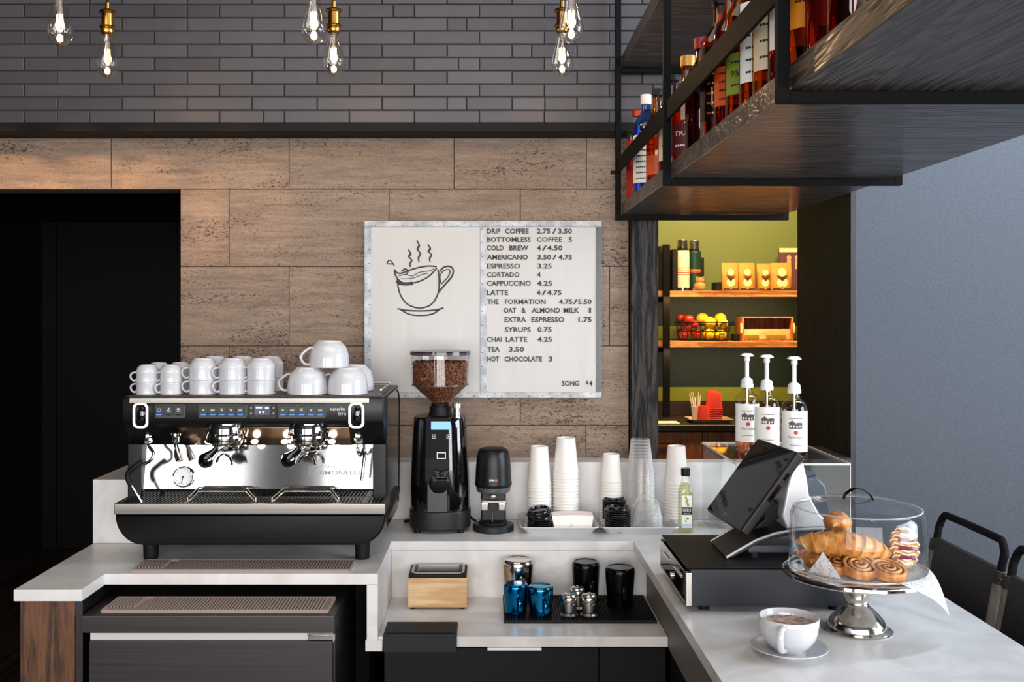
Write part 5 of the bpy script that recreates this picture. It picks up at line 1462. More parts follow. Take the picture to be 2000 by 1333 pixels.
def roll(label, c, R, h, tilt, yaw, turns=3.2):
    r = thing('cinnamon_roll', label, 'cinnamon roll', c, 'cinnamon rolls along the front of the plate')
    Mx = Matrix.Rotation(yaw, 3, 'Z') @ Matrix.Rotation(tilt, 3, 'X')
    bm = BM(); lathe(bm, [(0, .003), (R * .80, .003), (R * .82, h * .5), (R * .80, h * .84), (0, h * .90)], (0, 0, 0), 36)
    for v in bm.verts: v.co = Mx @ v.co + Vector(c)
    obj('filling', bm, 'cinnamon', r)
    bm = BM(); n = 150; rings = []
    pitch = R / (turns + .3)
    for i in range(n + 1):
        t = i / n; a = t * turns * 2 * PI; rad = pitch * .25 + t * (R - pitch * .40 - pitch * .25)
        ca, sa = math.cos(a), math.sin(a)
        w_ = pitch * .35; hh = h * (1.0 + .05 * math.sin(a * 2.3)) * (1.06 - .10 * t)
        sec = [(-w_, 0.0), (w_, 0.0), (w_ * 1.12, hh * .5), (w_ * .9, hh * .88), (0, hh), (-w_ * .9, hh * .88), (-w_ * 1.0, hh * .5)]
        rings.append([bm.verts.new(((rad + s[0]) * ca, (rad + s[0]) * sa, s[1])) for s in sec])
    k = len(rings[0])
    for A, B in zip(rings, rings[1:]):
        for j in range(k): bm.faces.new((A[j], A[(j + 1) % k], B[(j + 1) % k], B[j]))
    bm.faces.new(rings[0][::-1]); bm.faces.new(rings[-1])
    for v in bm.verts: v.co = Mx @ v.co + Vector(c)
    bmesh.ops.recalc_face_normals(bm, faces=bm.faces)
    obj('dough_spiral', bm, 'roll_dough', r, 60)
def on_plate(px, d): return (X(px, d), d)
x, y = on_plate(1637, 2.185); roll('cinnamon roll beside the folded parchment corner', (x, y, ZP + .017), .042, .019, math.radians(20), math.radians(-20))
x, y = on_plate(1676, 2.145); roll('cinnamon roll in the middle of the front row, below the large croissant', (x, y, ZP + .019), .044, .019, math.radians(22), math.radians(6))
x, y = on_plate(1731, 2.13); roll('cinnamon roll in the front row nearest the braided pastry', (x, y, ZP + .014), .045, .019, math.radians(15), math.radians(20))
x, y = on_plate(1745, 2.26); roll('cinnamon roll lying under the braided pastry', (x, y, ZP + .006), .035, .017, math.radians(6), .4)

# braided danish with icing stripes, leaning on the others
DN = thing('danish_pastry', 'braided danish pastry striped with white icing at the side of the plate', 'pastry', pp(1765, 1100, 2.2))
Q = Matrix.Rotation(math.radians(12), 3, 'Y') @ Matrix.Rotation(math.radians(-28), 3, 'X')
def dn(t, a, k=1.0):
    env = (1 - abs(t) ** 2.4) ** .55
    r = .026 * env * (1 + .12 * math.sin(t * 17 + 2 * math.sin(a))) * k
    p = Vector((math.cos(a) * r * 1.15, math.sin(a) * r * .85, t * .048))
    return Q @ p + Vector(pp(1765, 1070, 2.215))
bm = BM(); rings = []
for i in range(49):
    t = (i / 48 * 2 - 1) * .995
    rings.append([bm.verts.new(dn(t, 2 * PI * k / 28)) for k in range(28)])
for A, B in zip(rings, rings[1:]):
    for k in range(28): bm.faces.new((A[k], A[(k + 1) % 28], B[(k + 1) % 28], B[k]))
bm.faces.new(rings[0][::-1]); bm.faces.new(rings[-1])
bmesh.ops.recalc_face_normals(bm, faces=bm.faces)
obj('braid', bm, 'danish_crust', DN, 60)
bm = BM()
for i in range(9):
    t0 = -.8 + i * .19
    tube(bm, [dn(min(.97, max(-.97, t0 + .09 * math.sin(s * 1.3))), math.radians(-170 + s * 20), 1.03) for s in range(8)], .0022, 6)
obj('icing', bm, 'icing', DN)
bm = BM()
for i in range(4):
    t0 = -.62 + i * .4
    tube(bm, [dn(t0 + .03 * s, math.radians(-130 + s * 25), 1.0) for s in range(4)], .0045, 8)
obj('fruit_filling', bm, mat('berry', '#7c3442', .3), DN)

# ------------------------------------------------------------------ cup of coffee on its saucer
UX, UD = X(1541, 2.075), 2.075
o = bpy.data.objects.new('saucer', saucer_mesh('saucer', .079)); COL.objects.link(o); o.location = (UX, UD, ZC + .0003); tag(o, 'white saucer under the filled coffee cup', 'saucer')
U = thing('latte_cup', 'white cup full of coffee standing on its saucer at the front of the bar', 'cup', (UX, UD, ZC + .008))
z = ZC + .008
bm = BM(); lathe(bm, [(0, .003), (.026, .003), (.0285, .0), (.031, .0), (.032, .004), (.044, .013), (.054, .027), (.0585, .042), (.0605, .058), (.061, .070), (.0600, .0712), (.0585, .070), (.0565, .055), (.0535, .040), (.046, .022), (.030, .009), (0, .007)], (UX, UD, z), 56); obj('cup_body', bm, 'white_ceramic', U, 50)
bm = BM(); lathe(bm, [(0, .0560), (.0545, .0560), (.0560, .0562), (.0562, .0555), (0, .0545)], (UX, UD, z), 48)
m, nt, p = newmat('coffee_surface')
tc = nd(nt, 'ShaderNodeTexCoord'); n = nd(nt, 'ShaderNodeTexNoise', i_Scale=55.0, i_Detail=5.0, i_Distortion=1.2); nt.links.new(tc.outputs['Object'], n.inputs['Vector'])
rp = nd(nt, 'ShaderNodeValToRGB'); e = rp.color_ramp.elements
e[0].position = .36; e[0].color = rgba('#5e3a26'); e[1].position = .62; e[1].color = rgba('#c8a58c'); nt.links.new(n.outputs['Fac'], rp.inputs[0]); nt.links.new(rp.outputs[0], p.inputs['Base Color']); p.inputs['Roughness'].default_value = .25
obj('coffee', bm, m, U)
bm = BM()
ang = math.radians(-118); dx, dy = math.cos(ang), math.sin(ang)
tube(bm, [(UX + dx * a, UD + dy * a, z + b) for a, b in ((.056, .058), (.072, .063), (.086, .055), (.086, .038), (.074, .020), (.050, .014))], .0052, 10, 6, flat=1.3); obj('handle', bm, 'white_ceramic', U)

# ------------------------------------------------------------------ bar stools on the guests' side
def stool(label, y0, y1):
    xb = 1.30
    r = thing('bar_stool', label, 'bar stool', (xb - .18, (y0 + y1) / 2, 0), 'leather backed bar stools at the bar')
    def xs(z): return xb + .03 * (z - .82) / .16
    bm = BM(); prism(bm, [(xs(.70) - .012, .70), (xs(.70) + .002, .70), (xs(.968) + .002, .968), (xs(.968) - .012, .968)], y0 + .012, y1 - .016, 'XZ', .003, 2); obj('leather_back', bm, 'black_leather', r)
    bm = BM(); zt = 1.038
    tube(bm, [(xs(.90), y0 + .012, .90), (xs(.97), y0 + .012, .985), (xs(1.0), y0 + .012, 1.005), (xs(1.02), y0 + .03, 1.032), (xs(1.03), y0 + .07, zt), (xs(1.03), y1 - .07, zt), (xs(1.02), y1 - .03, 1.032), (xs(1.0), y1 - .012, 1.005), (xs(.97), y1 - .012, .985), (xs(.90), y1 - .012, .90)], .0105, 12, 4); obj('back_rail', bm, 'steel_frame_black', r)
    for y in (y0 + .012, y1 - .012):
        bm = BM(); tube(bm, [(xs(.64), y, .64), (xs(.962), y, .962)], .017, 16); po = obj('back_post', bm, 'pale_oak', r)
        for z in (.76, .945):
            bm = BM(); tube(bm, [(xs(z - .016), y, z - .016), (xs(z + .016), y, z + .016)], .0195, 18); ball(bm, (xs(z) - .012, y - .018, z), .005, seg=10); obj('leather_strap', bm, 'black_leather', po)
    bm = BM(); bx(bm, xb - .36, xb + .01, y0 + .01, y1 - .01, .61, .66, .012, 3); obj('seat', bm, 'black_leather', r)
    for x in (xb - .34, xb - .01):
        for y in (y0 + .03, y1 - .03):
            bm = BM(); tube(bm, [(x, y, .61), (x + (.03 if x > 1.1 else -.03), y, 0.0)], .013, 10); obj('leg', bm, 'steel_frame_black', r)
    bm = BM(); tube(bm, [(xb - .36, y0 + .03, .25), (xb - .36, y1 - .03, .25)], .01, 8); obj('footrest', bm, 'steel_frame_black', r)
mat('black_leather', '#1e1815', .55, bump=(120, .25)); wood('pale_oak', '#5a534d', '#82786d', 'Z', 2.0, .5, bump=.1)
stool('black leather backed bar stool with oak posts behind the cake stand', 2.562, 2.955)
stool('black leather backed bar stool nearer than the one behind the cake stand', 2.135, 2.535)

# ------------------------------------------------------------------ pendant lamps
def pendant(label, x, y, zb):
    r = thing('pendant_lamp', label, 'pendant lamp', (x, y, zb), 'bare filament pendant lamps in pairs')
    bm = BM(); lathe(bm, [(0, 0), (.004, .0005), (.011, .003), (.022, .011), (.029, .022), (.0320, .036), (.0318, .046), (.028, .066), (.0225, .088), (.0175, .106), (.0145, .120), (.0135, .132)], (x, y, zb), 40); gl = obj('bulb', bm, 'bulb_glass', r, 80)
    bm = BM()
    for k in range(6):
        a = k * PI / 3; q = .0075 + .0012 * (k % 2)
        tube(bm, [(x + q * math.cos(a), y + q * math.sin(a), zb + .052), (x + q * .85 * math.cos(a), y + q * .85 * math.sin(a), zb + .084)], .0012, 6)
    obj('filament', bm, 'filament', gl)
    bm = BM(); lathe(bm, [(0, .120), (.004, .120), (.0055, .105), (.004, .090), (0, .090)], (x, y, zb), 12); tube(bm, [(x, y, zb + .036), (x, y, zb + .092)], .0009, 5); obj('glass_stem', bm, 'bulb_glass', gl)
    bm = BM(); lathe(bm, [(0, .126), (.0145, .126), (.018, .130), (.0195, .134), (.0195, .142), (.0170, .143), (.0225, .146), (.0240, .149), (.0225, .152), (.0170, .153), (.0170, .188), (.0225, .190), (.024, .193), (.0225, .197), (.017, .198), (.011, .202), (.0065, .204), (.0065, .222), (.004, .226), (0, .227)], (x, y, zb), 32); obj('socket', bm, 'brass', r, 30)
    bm = BM(); tube(bm, [(x, y, zb + .225), (x, y, 3.25)], .0032, 8); obj('cord', bm, 'matte_black', r)
    ld = bpy.data.lights.new('filament_glow', 'POINT'); ld.energy = 1.6; ld.color = (1, .67, .34); ld.shadow_soft_size = .012
    lo = bpy.data.objects.new('filament_glow', ld); COL.objects.link(lo); lo.location = (x, y, zb + .06)
for (px, py, d, lab) in ((117, 92, 2.58, 'higher bare filament lamp over the dark doorway, brass socket out of view'), (210, 153, 2.92, 'lower bare filament lamp with brass socket over the dark doorway'), (613, 87, 2.58, 'higher bare filament lamp of the pair over the bowl cups'), (652, 150, 2.92, 'lower bare filament lamp of the pair over the bowl cups'), (1116, 84, 2.58, 'higher bare filament lamp of the pair beside the hanging shelf'), (1098, 150, 2.92, 'lower bare filament lamp of the pair beside the hanging shelf')):
    pendant(lab, X(px, d), d, Z(py, d))

# ------------------------------------------------------------------ menu board on the stone wall
BD = 3.50
def BX(px): return X(px, BD)
def BZ(py): return Z(py, BD)
B_ = thing('menu_board', 'riveted sheet metal menu board with handwritten coffee prices on the stone wall', 'menu board', (BX(943), 3.51, BZ(605)))
bm = BM(); bx(bm, BX(716), BX(1173), BD, DW - .001, BZ(775), BZ(435)); obj('backing', bm, 'rivet', B_)
def sheet(a, b, dents):
    bm = BM(); n = 40; g_ = {}
    for i in range(n + 1):
        for j in range(n + 1):
            u, v = i / n, j / n
            y = BD - .002
            for (cu, cv, s, amp) in dents: y += amp * math.exp(-((u - cu) ** 2 + (v - cv) ** 2) / s)
            g_[i, j] = bm.verts.new((BX(a) + (BX(b) - BX(a)) * u, y, BZ(774) + (BZ(436) - BZ(774)) * v))
    for i in range(n):
        for j in range(n): bm.faces.new((g_[i, j], g_[i + 1, j], g_[i + 1, j + 1], g_[i, j + 1]))
    return obj('sheet', bm, 'sheet_zinc', B_, 80)
sheet(716, 943, [(.3, .5, .05, -.002), (.85, .3, .02, .0014), (.1, .2, .02, -.0015), (.7, .8, .04, -.0014)])
sheet(944, 1173, [(.9, .55, .02, .0012), (.9, .12, .006, -.0018), (.15, .15, .01, .0012), (.3, .35, .03, -.0012), (.6, .9, .02, -.0012)])
bm = BM(); yb = BD - .0048
def strip(a, b, c, e): bx(bm, BX(a), BX(b), yb, yb + .0022, BZ(e), BZ(c), .0008, 1)
strip(712, 1175, 432, 444); strip(712, 1175, 766, 778); strip(712, 725, 444, 766); strip(938, 951, 444, 766); strip(1164, 1175, 444, 766)
nstrip = len(bm.faces)
def rivet(px, py):
    lathe(bm, [(0, -.0012), (.0013, -.0009), (.0019, 0), (0, 0)], (BX(px), yb, BZ(py)), 8, axis='Y')
for k in range(34):
    px = 720 + k * 13.4; rivet(px, 435.5 + (k % 2) * 5); rivet(px + 5, 769 + (k % 2) * 5)
for k in range(24):
    py = 448 + k * 13.4
    for px in (715.5 + (k % 2) * 6, 941.5 + (k % 2) * 6, 1166.5 + (k % 2) * 5): rivet(px, py)
es_ = obj('edge_strips', bm, 'galvanised_edge', B_)
es_.data.materials.append(MATS['rivet'])
for pl in es_.data.polygons:
    if pl.index >= nstrip: pl.material_index = 1
lines = [(115, [('DRIP', 903, 1000), ('COFFEE', 1032, 1198), ('2.75', 1255, 1350), ('/', 1363, 1393), ('3.50', 1405, 1502)]),
 (174, [('BOTTOMLESS', 903, 1212), ('COFFEE', 1255, 1433), ('5', 1480, 1503)]),
 (233, [('COLD', 903, 1022), ('BREW', 1062, 1196), ('4', 1257, 1283), ('/', 1292, 1325), ('4.50', 1328, 1435)]),
 (298, [('AMERICANO', 905, 1192), ('3.50', 1260, 1355), ('/', 1365, 1395), ('4.75', 1407, 1503)]),
 (360, [('ESPRESSO', 905, 1138), ('3.25', 1260, 1360)]), (421, [('CORTADO', 905, 1133), ('4', 1257, 1282)]),
 (482, [('CAPPUCCINO', 905, 1213), ('4.25', 1257, 1363)]), (547, [('LATTE', 905, 1053), ('4', 1255, 1281), ('/', 1290, 1322), ('4.75', 1328, 1428)]),
 (611, [('THE', 907, 987), ('FORMATION', 1030, 1317), ('4.75', 1410, 1505), ('/', 1511, 1541), ('5.50', 1545, 1640)]),
 (672, [('OAT', 1022, 1110), ('&', 1148, 1178), ('ALMOND', 1220, 1418), ('MILK', 1443, 1553), ('1', 1622, 1636)]),
 (737, [('EXTRA', 1028, 1180), ('ESPRESSO', 1217, 1448), ('1.75', 1548, 1640)]), (807, [('SYRUPS', 1030, 1213), ('0.75', 1260, 1360)]),
 (876, [('CHAI', 905, 1008), ('LATTE', 1037, 1188), ('4.25', 1260, 1362)]), (946, [('TEA', 907, 995), ('3.50', 1060, 1165)]),
 (1014, [('HOT', 907, 990), ('CHOCOLATE', 1028, 1292), ('3', 1340, 1365)]), (1186, [('SONG', 1432, 1552), ('$', 1600, 1616), ('4', 1621, 1647)])]
for (cy, segs) in lines:
    bm = BM()
    for (tx, a, b) in segs:
        cap = 36 if tx != '$' else 26
        text_bm(bm, tx, BX(700 + a / 3.602), BX(700 + b / 3.602), BZ(420 + (cy - (6 if tx == '$' else 0)) / 3.602), cap / 3.602 / 555, BD - .0042, depth=.0008, bold=.022)
    obj('menu_lettering', bm, 'ink', B_)
# drawing on the other sheet: a plain steaming cup
bm = BM(); yd = BD - .0045
def zp(zx, zy): return (BX(700 + zx / 3.602), yd, BZ(420 + zy / 3.602))
def stroke(pts, w_, closed=False): tube(bm, [zp(*q) for q in pts], w_ * 1.3 / 3.602 / 555 / 2, 6, 0 if closed else 4, closed=closed, flat=.5)
stroke([(275, 450), (283, 520), (305, 580), (345, 628), (400, 652), (450, 655), (505, 636), (545, 590), (566, 530), (568, 440), (560, 385)], 8)
stroke([(254, 385), (262, 425), (300, 472), (360, 482), (430, 468), (500, 430), (552, 375)], 8)
stroke([(254, 385), (270, 405), (300, 412), (345, 395), (420, 372), (490, 360), (552, 364)], 8)
stroke([(285, 430), (330, 420), (380, 430), (430, 405), (500, 395), (535, 378)], 4); stroke([(300, 450), (350, 450), (400, 440), (450, 420), (490, 412)], 4)
stroke([(305, 398), (330, 380), (350, 400), (335, 418)], 8)
stroke([(572, 400), (600, 370), (640, 362), (667, 385), (660, 430), (620, 480), (580, 525), (566, 545)], 9); stroke([(580, 480), (575, 430), (600, 395), (635, 385), (645, 405), (625, 445), (580, 490)], 6)
for (a, b) in ((352, 245), (412, 180), (490, 208)):
    h = 122 if a != 412 else 152
    stroke([(a, b), (a + 14, b + h * .22), (a + 2, b + h * .4), (a + 24, b + h * .6), (a + 10, b + h * .8), (a + 16, b + h)], 7)
    stroke([(a + 3, b + 6), (a + 20, b + h * .25), (a + 8, b + h * .42), (a + 27, b + h * .62), (a + 14, b + h * .82), (a + 16, b + h)], 5)
stroke([(255, 362), (235, 330), (215, 320), (204, 342), (222, 345), (240, 345)], 6)
# heavy shaded rim line and a saucer below the cup
stroke([(272, 462), (290, 480), (330, 486), (385, 482)], 18)
stroke([(300, 668), (360, 700), (440, 708), (520, 698), (575, 664)], 8); stroke([(275, 660), (340, 672), (440, 676), (540, 670), (600, 655)], 8)
obj('cup_drawing', bm, 'ink', B_)

# ------------------------------------------------------------------ hanging bottle shelf
HX, HX1 = .4356, 1.0
HDs = (.58, 1.478, 2.437, 3.358)
ZU = 1.960; ZS = ZU + .042            # underside and top of the lower boards
H_ = thing('hanging_shelf', 'black steel framed hanging shelf with dark oak boards holding liquor bottles', 'hanging shelf', (.72, 2.4, 1.94))
q = .0092
for yy in HDs:
    for xx in (HX, HX1):
        bm = BM(); bx(bm, xx - q, xx + q, yy - q, yy + q, 1.943, 3.25, .001, 1); obj('post', bm, 'steel_frame_black', H_)
    bm = BM(); bx(bm, HX + q, HX1 - q, yy - q, yy + q, 1.943, 1.960, .001, 1); obj('cross_bar', bm, 'steel_frame_black', H_)
    bm = BM(); bx(bm, HX + q, HX1 - q, yy - q, yy + q, 2.438, 2.455, .001, 1); obj('cross_bar', bm, 'steel_frame_black', H_)
for a, b in zip(HDs, HDs[1:]):
    bm = BM(); bx(bm, HX + q + .002, HX1 - q - .002, a, b - .0005, ZU + .0005, ZS, .0015, 1); obj('shelf_board', bm, 'black_oak' if a > HDs[0] else 'black_oak_long', H_)
    bm = BM(); bx(bm, HX + q + .002, HX1 - q - .002, a, b - .0005, 2.4555, 2.497, .0015, 1); obj('upper_board', bm, 'black_oak', H_)
    bm = BM(); bx(bm, HX - .004, HX + .003, a + q, b - q, 2.100, 2.148, .001, 1); obj('guard_rail', bm, 'steel_frame_black', H_)
bm = BM(); bx(bm, HX - q - .016, HX - q, 3.352, 3.364, 2.098, 2.110, .001, 1); obj('rail_bolt', bm, 'rubber_black', H_)

def bottle(label, x, y, R, h, neck, glass, liquid, cap, capc, lab=None, words=(), level=.72, group='liquor bottles on the hanging shelf', shoulder=.62, square=2.0, ang=-105, lz=(.12, .5), print_='ink_black'):
    r = thing('liquor_bottle', label, 'bottle', (x, y, ZS + .0004), group)
    z = ZS + .0004
    bm = BM(); lathe(bm, [(0, .001), (R * .92, 0), (R, .004), (R, h * shoulder), (R * .94, h * (shoulder + .05)), (R * .62, h * (shoulder + .12)), (neck, h * (shoulder + .18)), (neck * .95, h * .93), (neck * 1.1, h * .935), (neck * 1.1, h * .95), (0, h * .952)], (x, y, z), 32, square); obj('glass', bm, glass, r, 50)
    if liquid:
        bm = BM(); lathe(bm, [(0, .005), (R - .003, .005), (R - .003, h * min(level, shoulder + .02)), (0, h * min(level, shoulder + .02) + .0005)], (x, y, z), 28, square); obj('liquor', bm, liquid, r)
    bm = BM(); lathe(bm, [(0, h * .9), (neck * 1.18, h * .9), (neck * 1.22, h * .91), (neck * 1.22, h * .995), (neck * 1.1, h), (0, h)] if cap == 'tall' else [(0, h * .935), (neck * 1.2, h * .935), (neck * 1.22, h * .945), (neck * 1.22, h * .992), (neck * 1.1, h), (0, h)], (x, y, z), 24); obj('cap', bm, capc, r)
    if lab:
        a = math.radians(ang); hw = 1.15
        k = 1.0 if square == 2 else 1.12
        bm = BM(); band(bm, (x, y, z), R * k, h * lz[0], h * lz[1], a - hw, a + hw, 20, .0008); lb = obj('label', bm, lab, r)
        if words:
            bm = BM(); vs = []
            n = len(words); 
            for i, wd in enumerate(words):
                zc = h * (lz[0] + (lz[1] - lz[0]) * (1 - (i + .8) / (n + .6)))
                if wd == '~': vs += fine_print(bm, -R * .7, R * .7, zc, .004, -.0008); continue
                vs += text_bm(bm, wd, -R * .75, R * .75, zc, min(.011, h * (lz[1] - lz[0]) * .62 / (n + .6)), -.0012, keep=False)
            bend(vs, (x, y, z), R * k, a); obj('lettering', bm, print_, lb)
    return r
for nm, c in (('label_red', '#b5271f'), ('label_cream', '#e2cfae'), ('label_orange', '#d5531f'), ('label_green', '#7e8f2c'), ('label_black', '#111214'), ('label_maroon', '#571418'), ('label_blue', '#2c4a80'), ('cap_gold', '#c79a4e'), ('cap_red', '#8e1f2a'), ('label_amber', '#e08a1d')):
    mat(nm, c, .45, .6 if nm == 'cap_gold' else 0)
XB = HX + q + .002 + .044
def yx(px, x=XB): return x * F / (px - 955)
bottle('tall red labelled bottle at the far end of the hanging shelf', XB + .002, 3.31, .036, .30, .014, 'clear_glass', None, 'short', 'label_red', 'label_red', (), shoulder=.7, lz=(.02, .66))
bottle('blue bottle with black and white information label near the far shelf end', XB, 3.11, .041, .31, .014, 'blue_glass', 'blue_glass', 'tall', 'white_plastic', 'label_white', ('~',) * 8, shoulder=.66, lz=(.1, .58))
bottle('slim amber bottle just behind the middle shelf post', XB, 2.90, .033, .28, .013, 'amber_glass', 'amber_glass', 'short', 'matte_black', 'label_orange', (), shoulder=.6, lz=(.1, .3))
bottle('dark bottle with cream label just before the middle shelf post', XB, 2.66, .038, .265, .014, 'dark_amber_glass', 'amber_glass', 'short', 'matte_black', 'label_cream', ('~', '~'), lz=(.12, .6))
r = bottle('squat amber bottle with maroon label reading TRACE', XB, 2.455, .042, .262, .0155, 'amber_glass', 'amber_glass', 'tall', 'cap_gold', 'label_maroon', ('TRACE', '~'), shoulder=.56, lz=(.05, .34), print_='white_ink')
bm = BM(); c0 = r.location; band(bm, (c0.x, c0.y, c0.z), .042, .098, .150, math.radians(-125), math.radians(-88), 8, .001); obj('upper_label', bm, 'label_cream', r)
bottle('dark bottle with red capped neck behind the guard rail', XB + .006, 2.315, .040, .268, .0165, 'dark_amber_glass', 'dark_amber_glass', 'tall', 'cap_red', None)
bottle('square amber bottle with ornate black label', XB, 2.11, .040, .30, .015, 'amber_glass', 'pale_amber_glass', 'short', 'matte_black', 'label_black', ('~',) * 7, shoulder=.64, square=4.0, lz=(.1, .62), print_='white_ink')
bottle('amber bottle with orange red band label', XB, 2.008, .037, .30, .015, 'amber_glass', 'amber_glass', 'short', 'satin_chrome', 'label_orange', ('~',) * 4, shoulder=.62, lz=(.14, .40))
bottle('pale amber bottle with olive green band label', XB, 1.905, .038, .30, .015, 'amber_glass', 'pale_amber_glass', 'short', 'matte_black', 'label_green', ('~', '95 RYE', '~'), shoulder=.62, lz=(.14, .40))
bottle('amber bottle with tall white label between the green band and cream labels', XB, 1.803, .037, .30, .015, 'pale_amber_glass', 'amber_glass', 'short', 'matte_black', 'label_white', ('~', 'THE BOND', '~', '~', '~', '~'), shoulder=.7, lz=(.14, .62))
bottle('amber bottle with cream label next to the near shelf post', XB, 1.712, .037, .295, .015, 'pale_amber_glass', 'amber_glass', 'short', 'cap_gold', 'label_cream', ('MAKERS', 'MARK', '~', '~', '~'), shoulder=.7, lz=(.14, .66))
r = bottle('dark bottle with white label showing a branching tree', XB, 1.605, .040, .31, .015, 'dark_amber_glass', 'dark_amber_glass', 'short', 'matte_black', 'label_white', ('BARREL', '~'), shoulder=.7, lz=(.16, .62))
c0 = r.location; bm = BM(); vs = []
for k in range(15):
    a = math.radians(-20 + 220 * k / 14); ll = .020 + .006 * (k % 3)
    n0 = len(bm.verts)
    tube(bm, [(0, -.0012, .115), (.5 * ll * math.cos(a), -.0012, .115 + .5 * ll * math.sin(a)), (ll * math.cos(a + .18 * (-1) ** k), -.0012, .115 + ll * math.sin(a + .18 * (-1) ** k))], .0008, 4)
bend(list(bm.verts), (c0.x, c0.y, c0.z), .040, math.radians(-105))
obj('tree_emblem', bm, mat('tree_violet', '#4a3f5c', .6), r)
bottle('bright amber bottle with orange label beside the tree label bottle', XB, 1.515, .038, .31, .015, 'amber_glass', 'pale_amber_glass', 'short', 'matte_black', 'label_amber', ('~', '~'), shoulder=.7, lz=(.18, .6), print_='label_maroon')
bottle('amber bottle with round cream label near the shelf front', XB + .002, 1.428, .038, .31, .015, 'amber_glass', 'amber_glass', 'short', 'matte_black', 'label_cream', ('~', '~'), shoulder=.7, lz=(.25, .5))
bottle('plain amber bottle nearest the camera on the lower shelf', XB + .002, 1.342, .036, .31, .015, 'amber_glass', 'dark_amber_glass', 'short', 'matte_black', None, shoulder=.7)
# second row further back on the boards
bottle('clear tall necked bottle with dark cap behind the square amber bottle', XB + .10, 2.46, .036, .345, .016, 'clear_glass', 'pale_amber_glass', 'tall', 'satin_chrome', None)
bottle('clear bottle with black neck seen between gold and red caps', XB + .095, 2.78, .036, .30, .015, 'clear_glass', 'pale_amber_glass', 'tall', 'matte_black', None)
bottle('dark green bottle with black cap in the second row', XB + .10, 2.33, .036, .33, .015, 'dark_amber_glass', 'dark_amber_glass', 'tall', 'matte_black', None)
bottle('clear bottle with faint blue label in the second row', XB + .10, 2.22, .036, .33, .015, 'clear_glass', 'pale_amber_glass', 'tall', 'matte_black', 'label_blue', (), lz=(.2, .5))
bottle('brown bottle in the second row behind the green band label', XB + .10, 2.02, .036, .31, .015, 'amber_glass', 'amber_glass', 'tall', 'cap_gold', None)
bottle('deep amber bottle in the second row behind the white tree label', XB + .10, 1.86, .036, .30, .015, 'amber_glass', 'amber_glass', 'short', 'matte_black', None)

# ------------------------------------------------------------------ back room furniture and goods
DS = 6.10
def shelf(label, z0, z1):
    r = thing('wall_shelf', label, 'shelf', (1.4, 6.2, z0))
    bm = BM(); bx(bm, .45, 2.45, DS, RB - .001, z0, z1, .003, 2); obj('plank', bm, 'warm_shelf_wood', r)
    bm = BM(); bx(bm, X(1295, 6.09), X(1308, 6.09), DS - .012, RB - .002, z0 - .03, z0 - .0005); obj('bracket', bm, 'steel_frame_black', r)
zs1, zs2 = Z(568, DS), Z(667, DS)
shelf('upper warm wood wall shelf in the back room with flasks and pouches', zs1 - .038, zs1)
shelf('lower warm wood wall shelf in the back room with fruit and a wooden crate', zs2 - .038, zs2)
po = thing('shelf_upright', 'black square steel upright before the back room shelves', 'upright', (X(1301, 6.08), 6.07, 1.0))
bm = BM(); bx(bm, X(1295, 6.07), X(1308, 6.07), 6.06, 6.085, Z(815, 6.07), Z(478, 6.07)); obj('square_tube', bm, 'steel_frame_black', po)
z = zs1 + .0004
bm = BM(); bx(bm, X(1284, 6.2), X(1301, 6.2), 6.12, 6.30, z, Z(482, 6.2), .006, 2); tag(obj('speaker_box', bm, 'matte_black'), 'tall black box at the shelf end behind the flasks', 'box')
bm = BM(); bx(bm, X(1309, 6.2), X(1320, 6.2), 6.13, 6.30, z, Z(488, 6.2), .006, 2); tag(obj('speaker_box', bm, 'matte_black'), 'narrow black box between the upright and the cream flask', 'box')
def flask(label, px, d, bodym, stripes, top, extra=False):
    x = X(px, d); r = thing('vacuum_flask', label, 'flask', (x, d, z), 'vacuum flasks on the upper shelf')
    R = .0425; h = .316
    bm = BM(); lathe(bm, [(0, .018), (R, .018), (R, .235), (R * .93, .248), (0, .25)], (x, d, z), 36); b = obj('body', bm, bodym, r)
    bm = BM(); lathe(bm, [(0, 0), (R * .98, 0), (R * .98, .018), (0, .018)], (x, d, z), 36); obj('base_ring', bm, 'satin_chrome', r)
    bm = BM(); lathe(bm, [(0, .2505), (R * .74, .2505), (R * .74, .262), (0, .262)], (x, d, z), 32); obj('collar', bm, 'matte_black', r)
    bm = BM(); lathe(bm, [(0, .2625), (R * .76, .2625), (R * .74, .31), (R * .66, h), (0, h)], (x, d, z), 32); obj('cup_lid', bm, 'satin_chrome', r)
    for (za, zb_, m) in stripes:
        bm = BM(); lathe(bm, [(R + .0006, za), (R + .0006, zb_)], (x, d, z), 36); obj('stripe', bm, m, b)
    if extra:
        bm = BM(); bx(bm, x + R * .98, x + R * .98 + .018, d - .012, d + .012, .05 + z, .21 + z, .004, 2); obj('carry_handle', bm, 'matte_black', r)
mat('flask_cream', '#e5dcc6', .4); mat('flask_green', '#12382f', .35); mat('stripe_orange', '#d0702a', .4); mat('stripe_red', '#b8452a', .4); mat('stripe_olive', '#6a6a3a', .4); mat('stripe_yellow', '#d8a03a', .4)
flask('cream vacuum flask with coloured stripes on the upper shelf', 1333, 6.16, 'flask_cream', ((.138, .142, 'stripe_olive'), (.124, .129, 'stripe_yellow'), (.110, .114, 'stripe_red'), (.097, .101, 'stripe_orange')), None)
flask('dark green vacuum flask with orange stripes beside the cream one', 1356, 6.24, 'flask_green', ((.122, .135, 'stripe_orange'), (.114, .121, 'stripe_red')), None, True)
r = thing('owl_jar', 'small round wooden jar with a crown shaped lid before the green flask', 'jar', (X(1367, 6.13), 6.13, z))
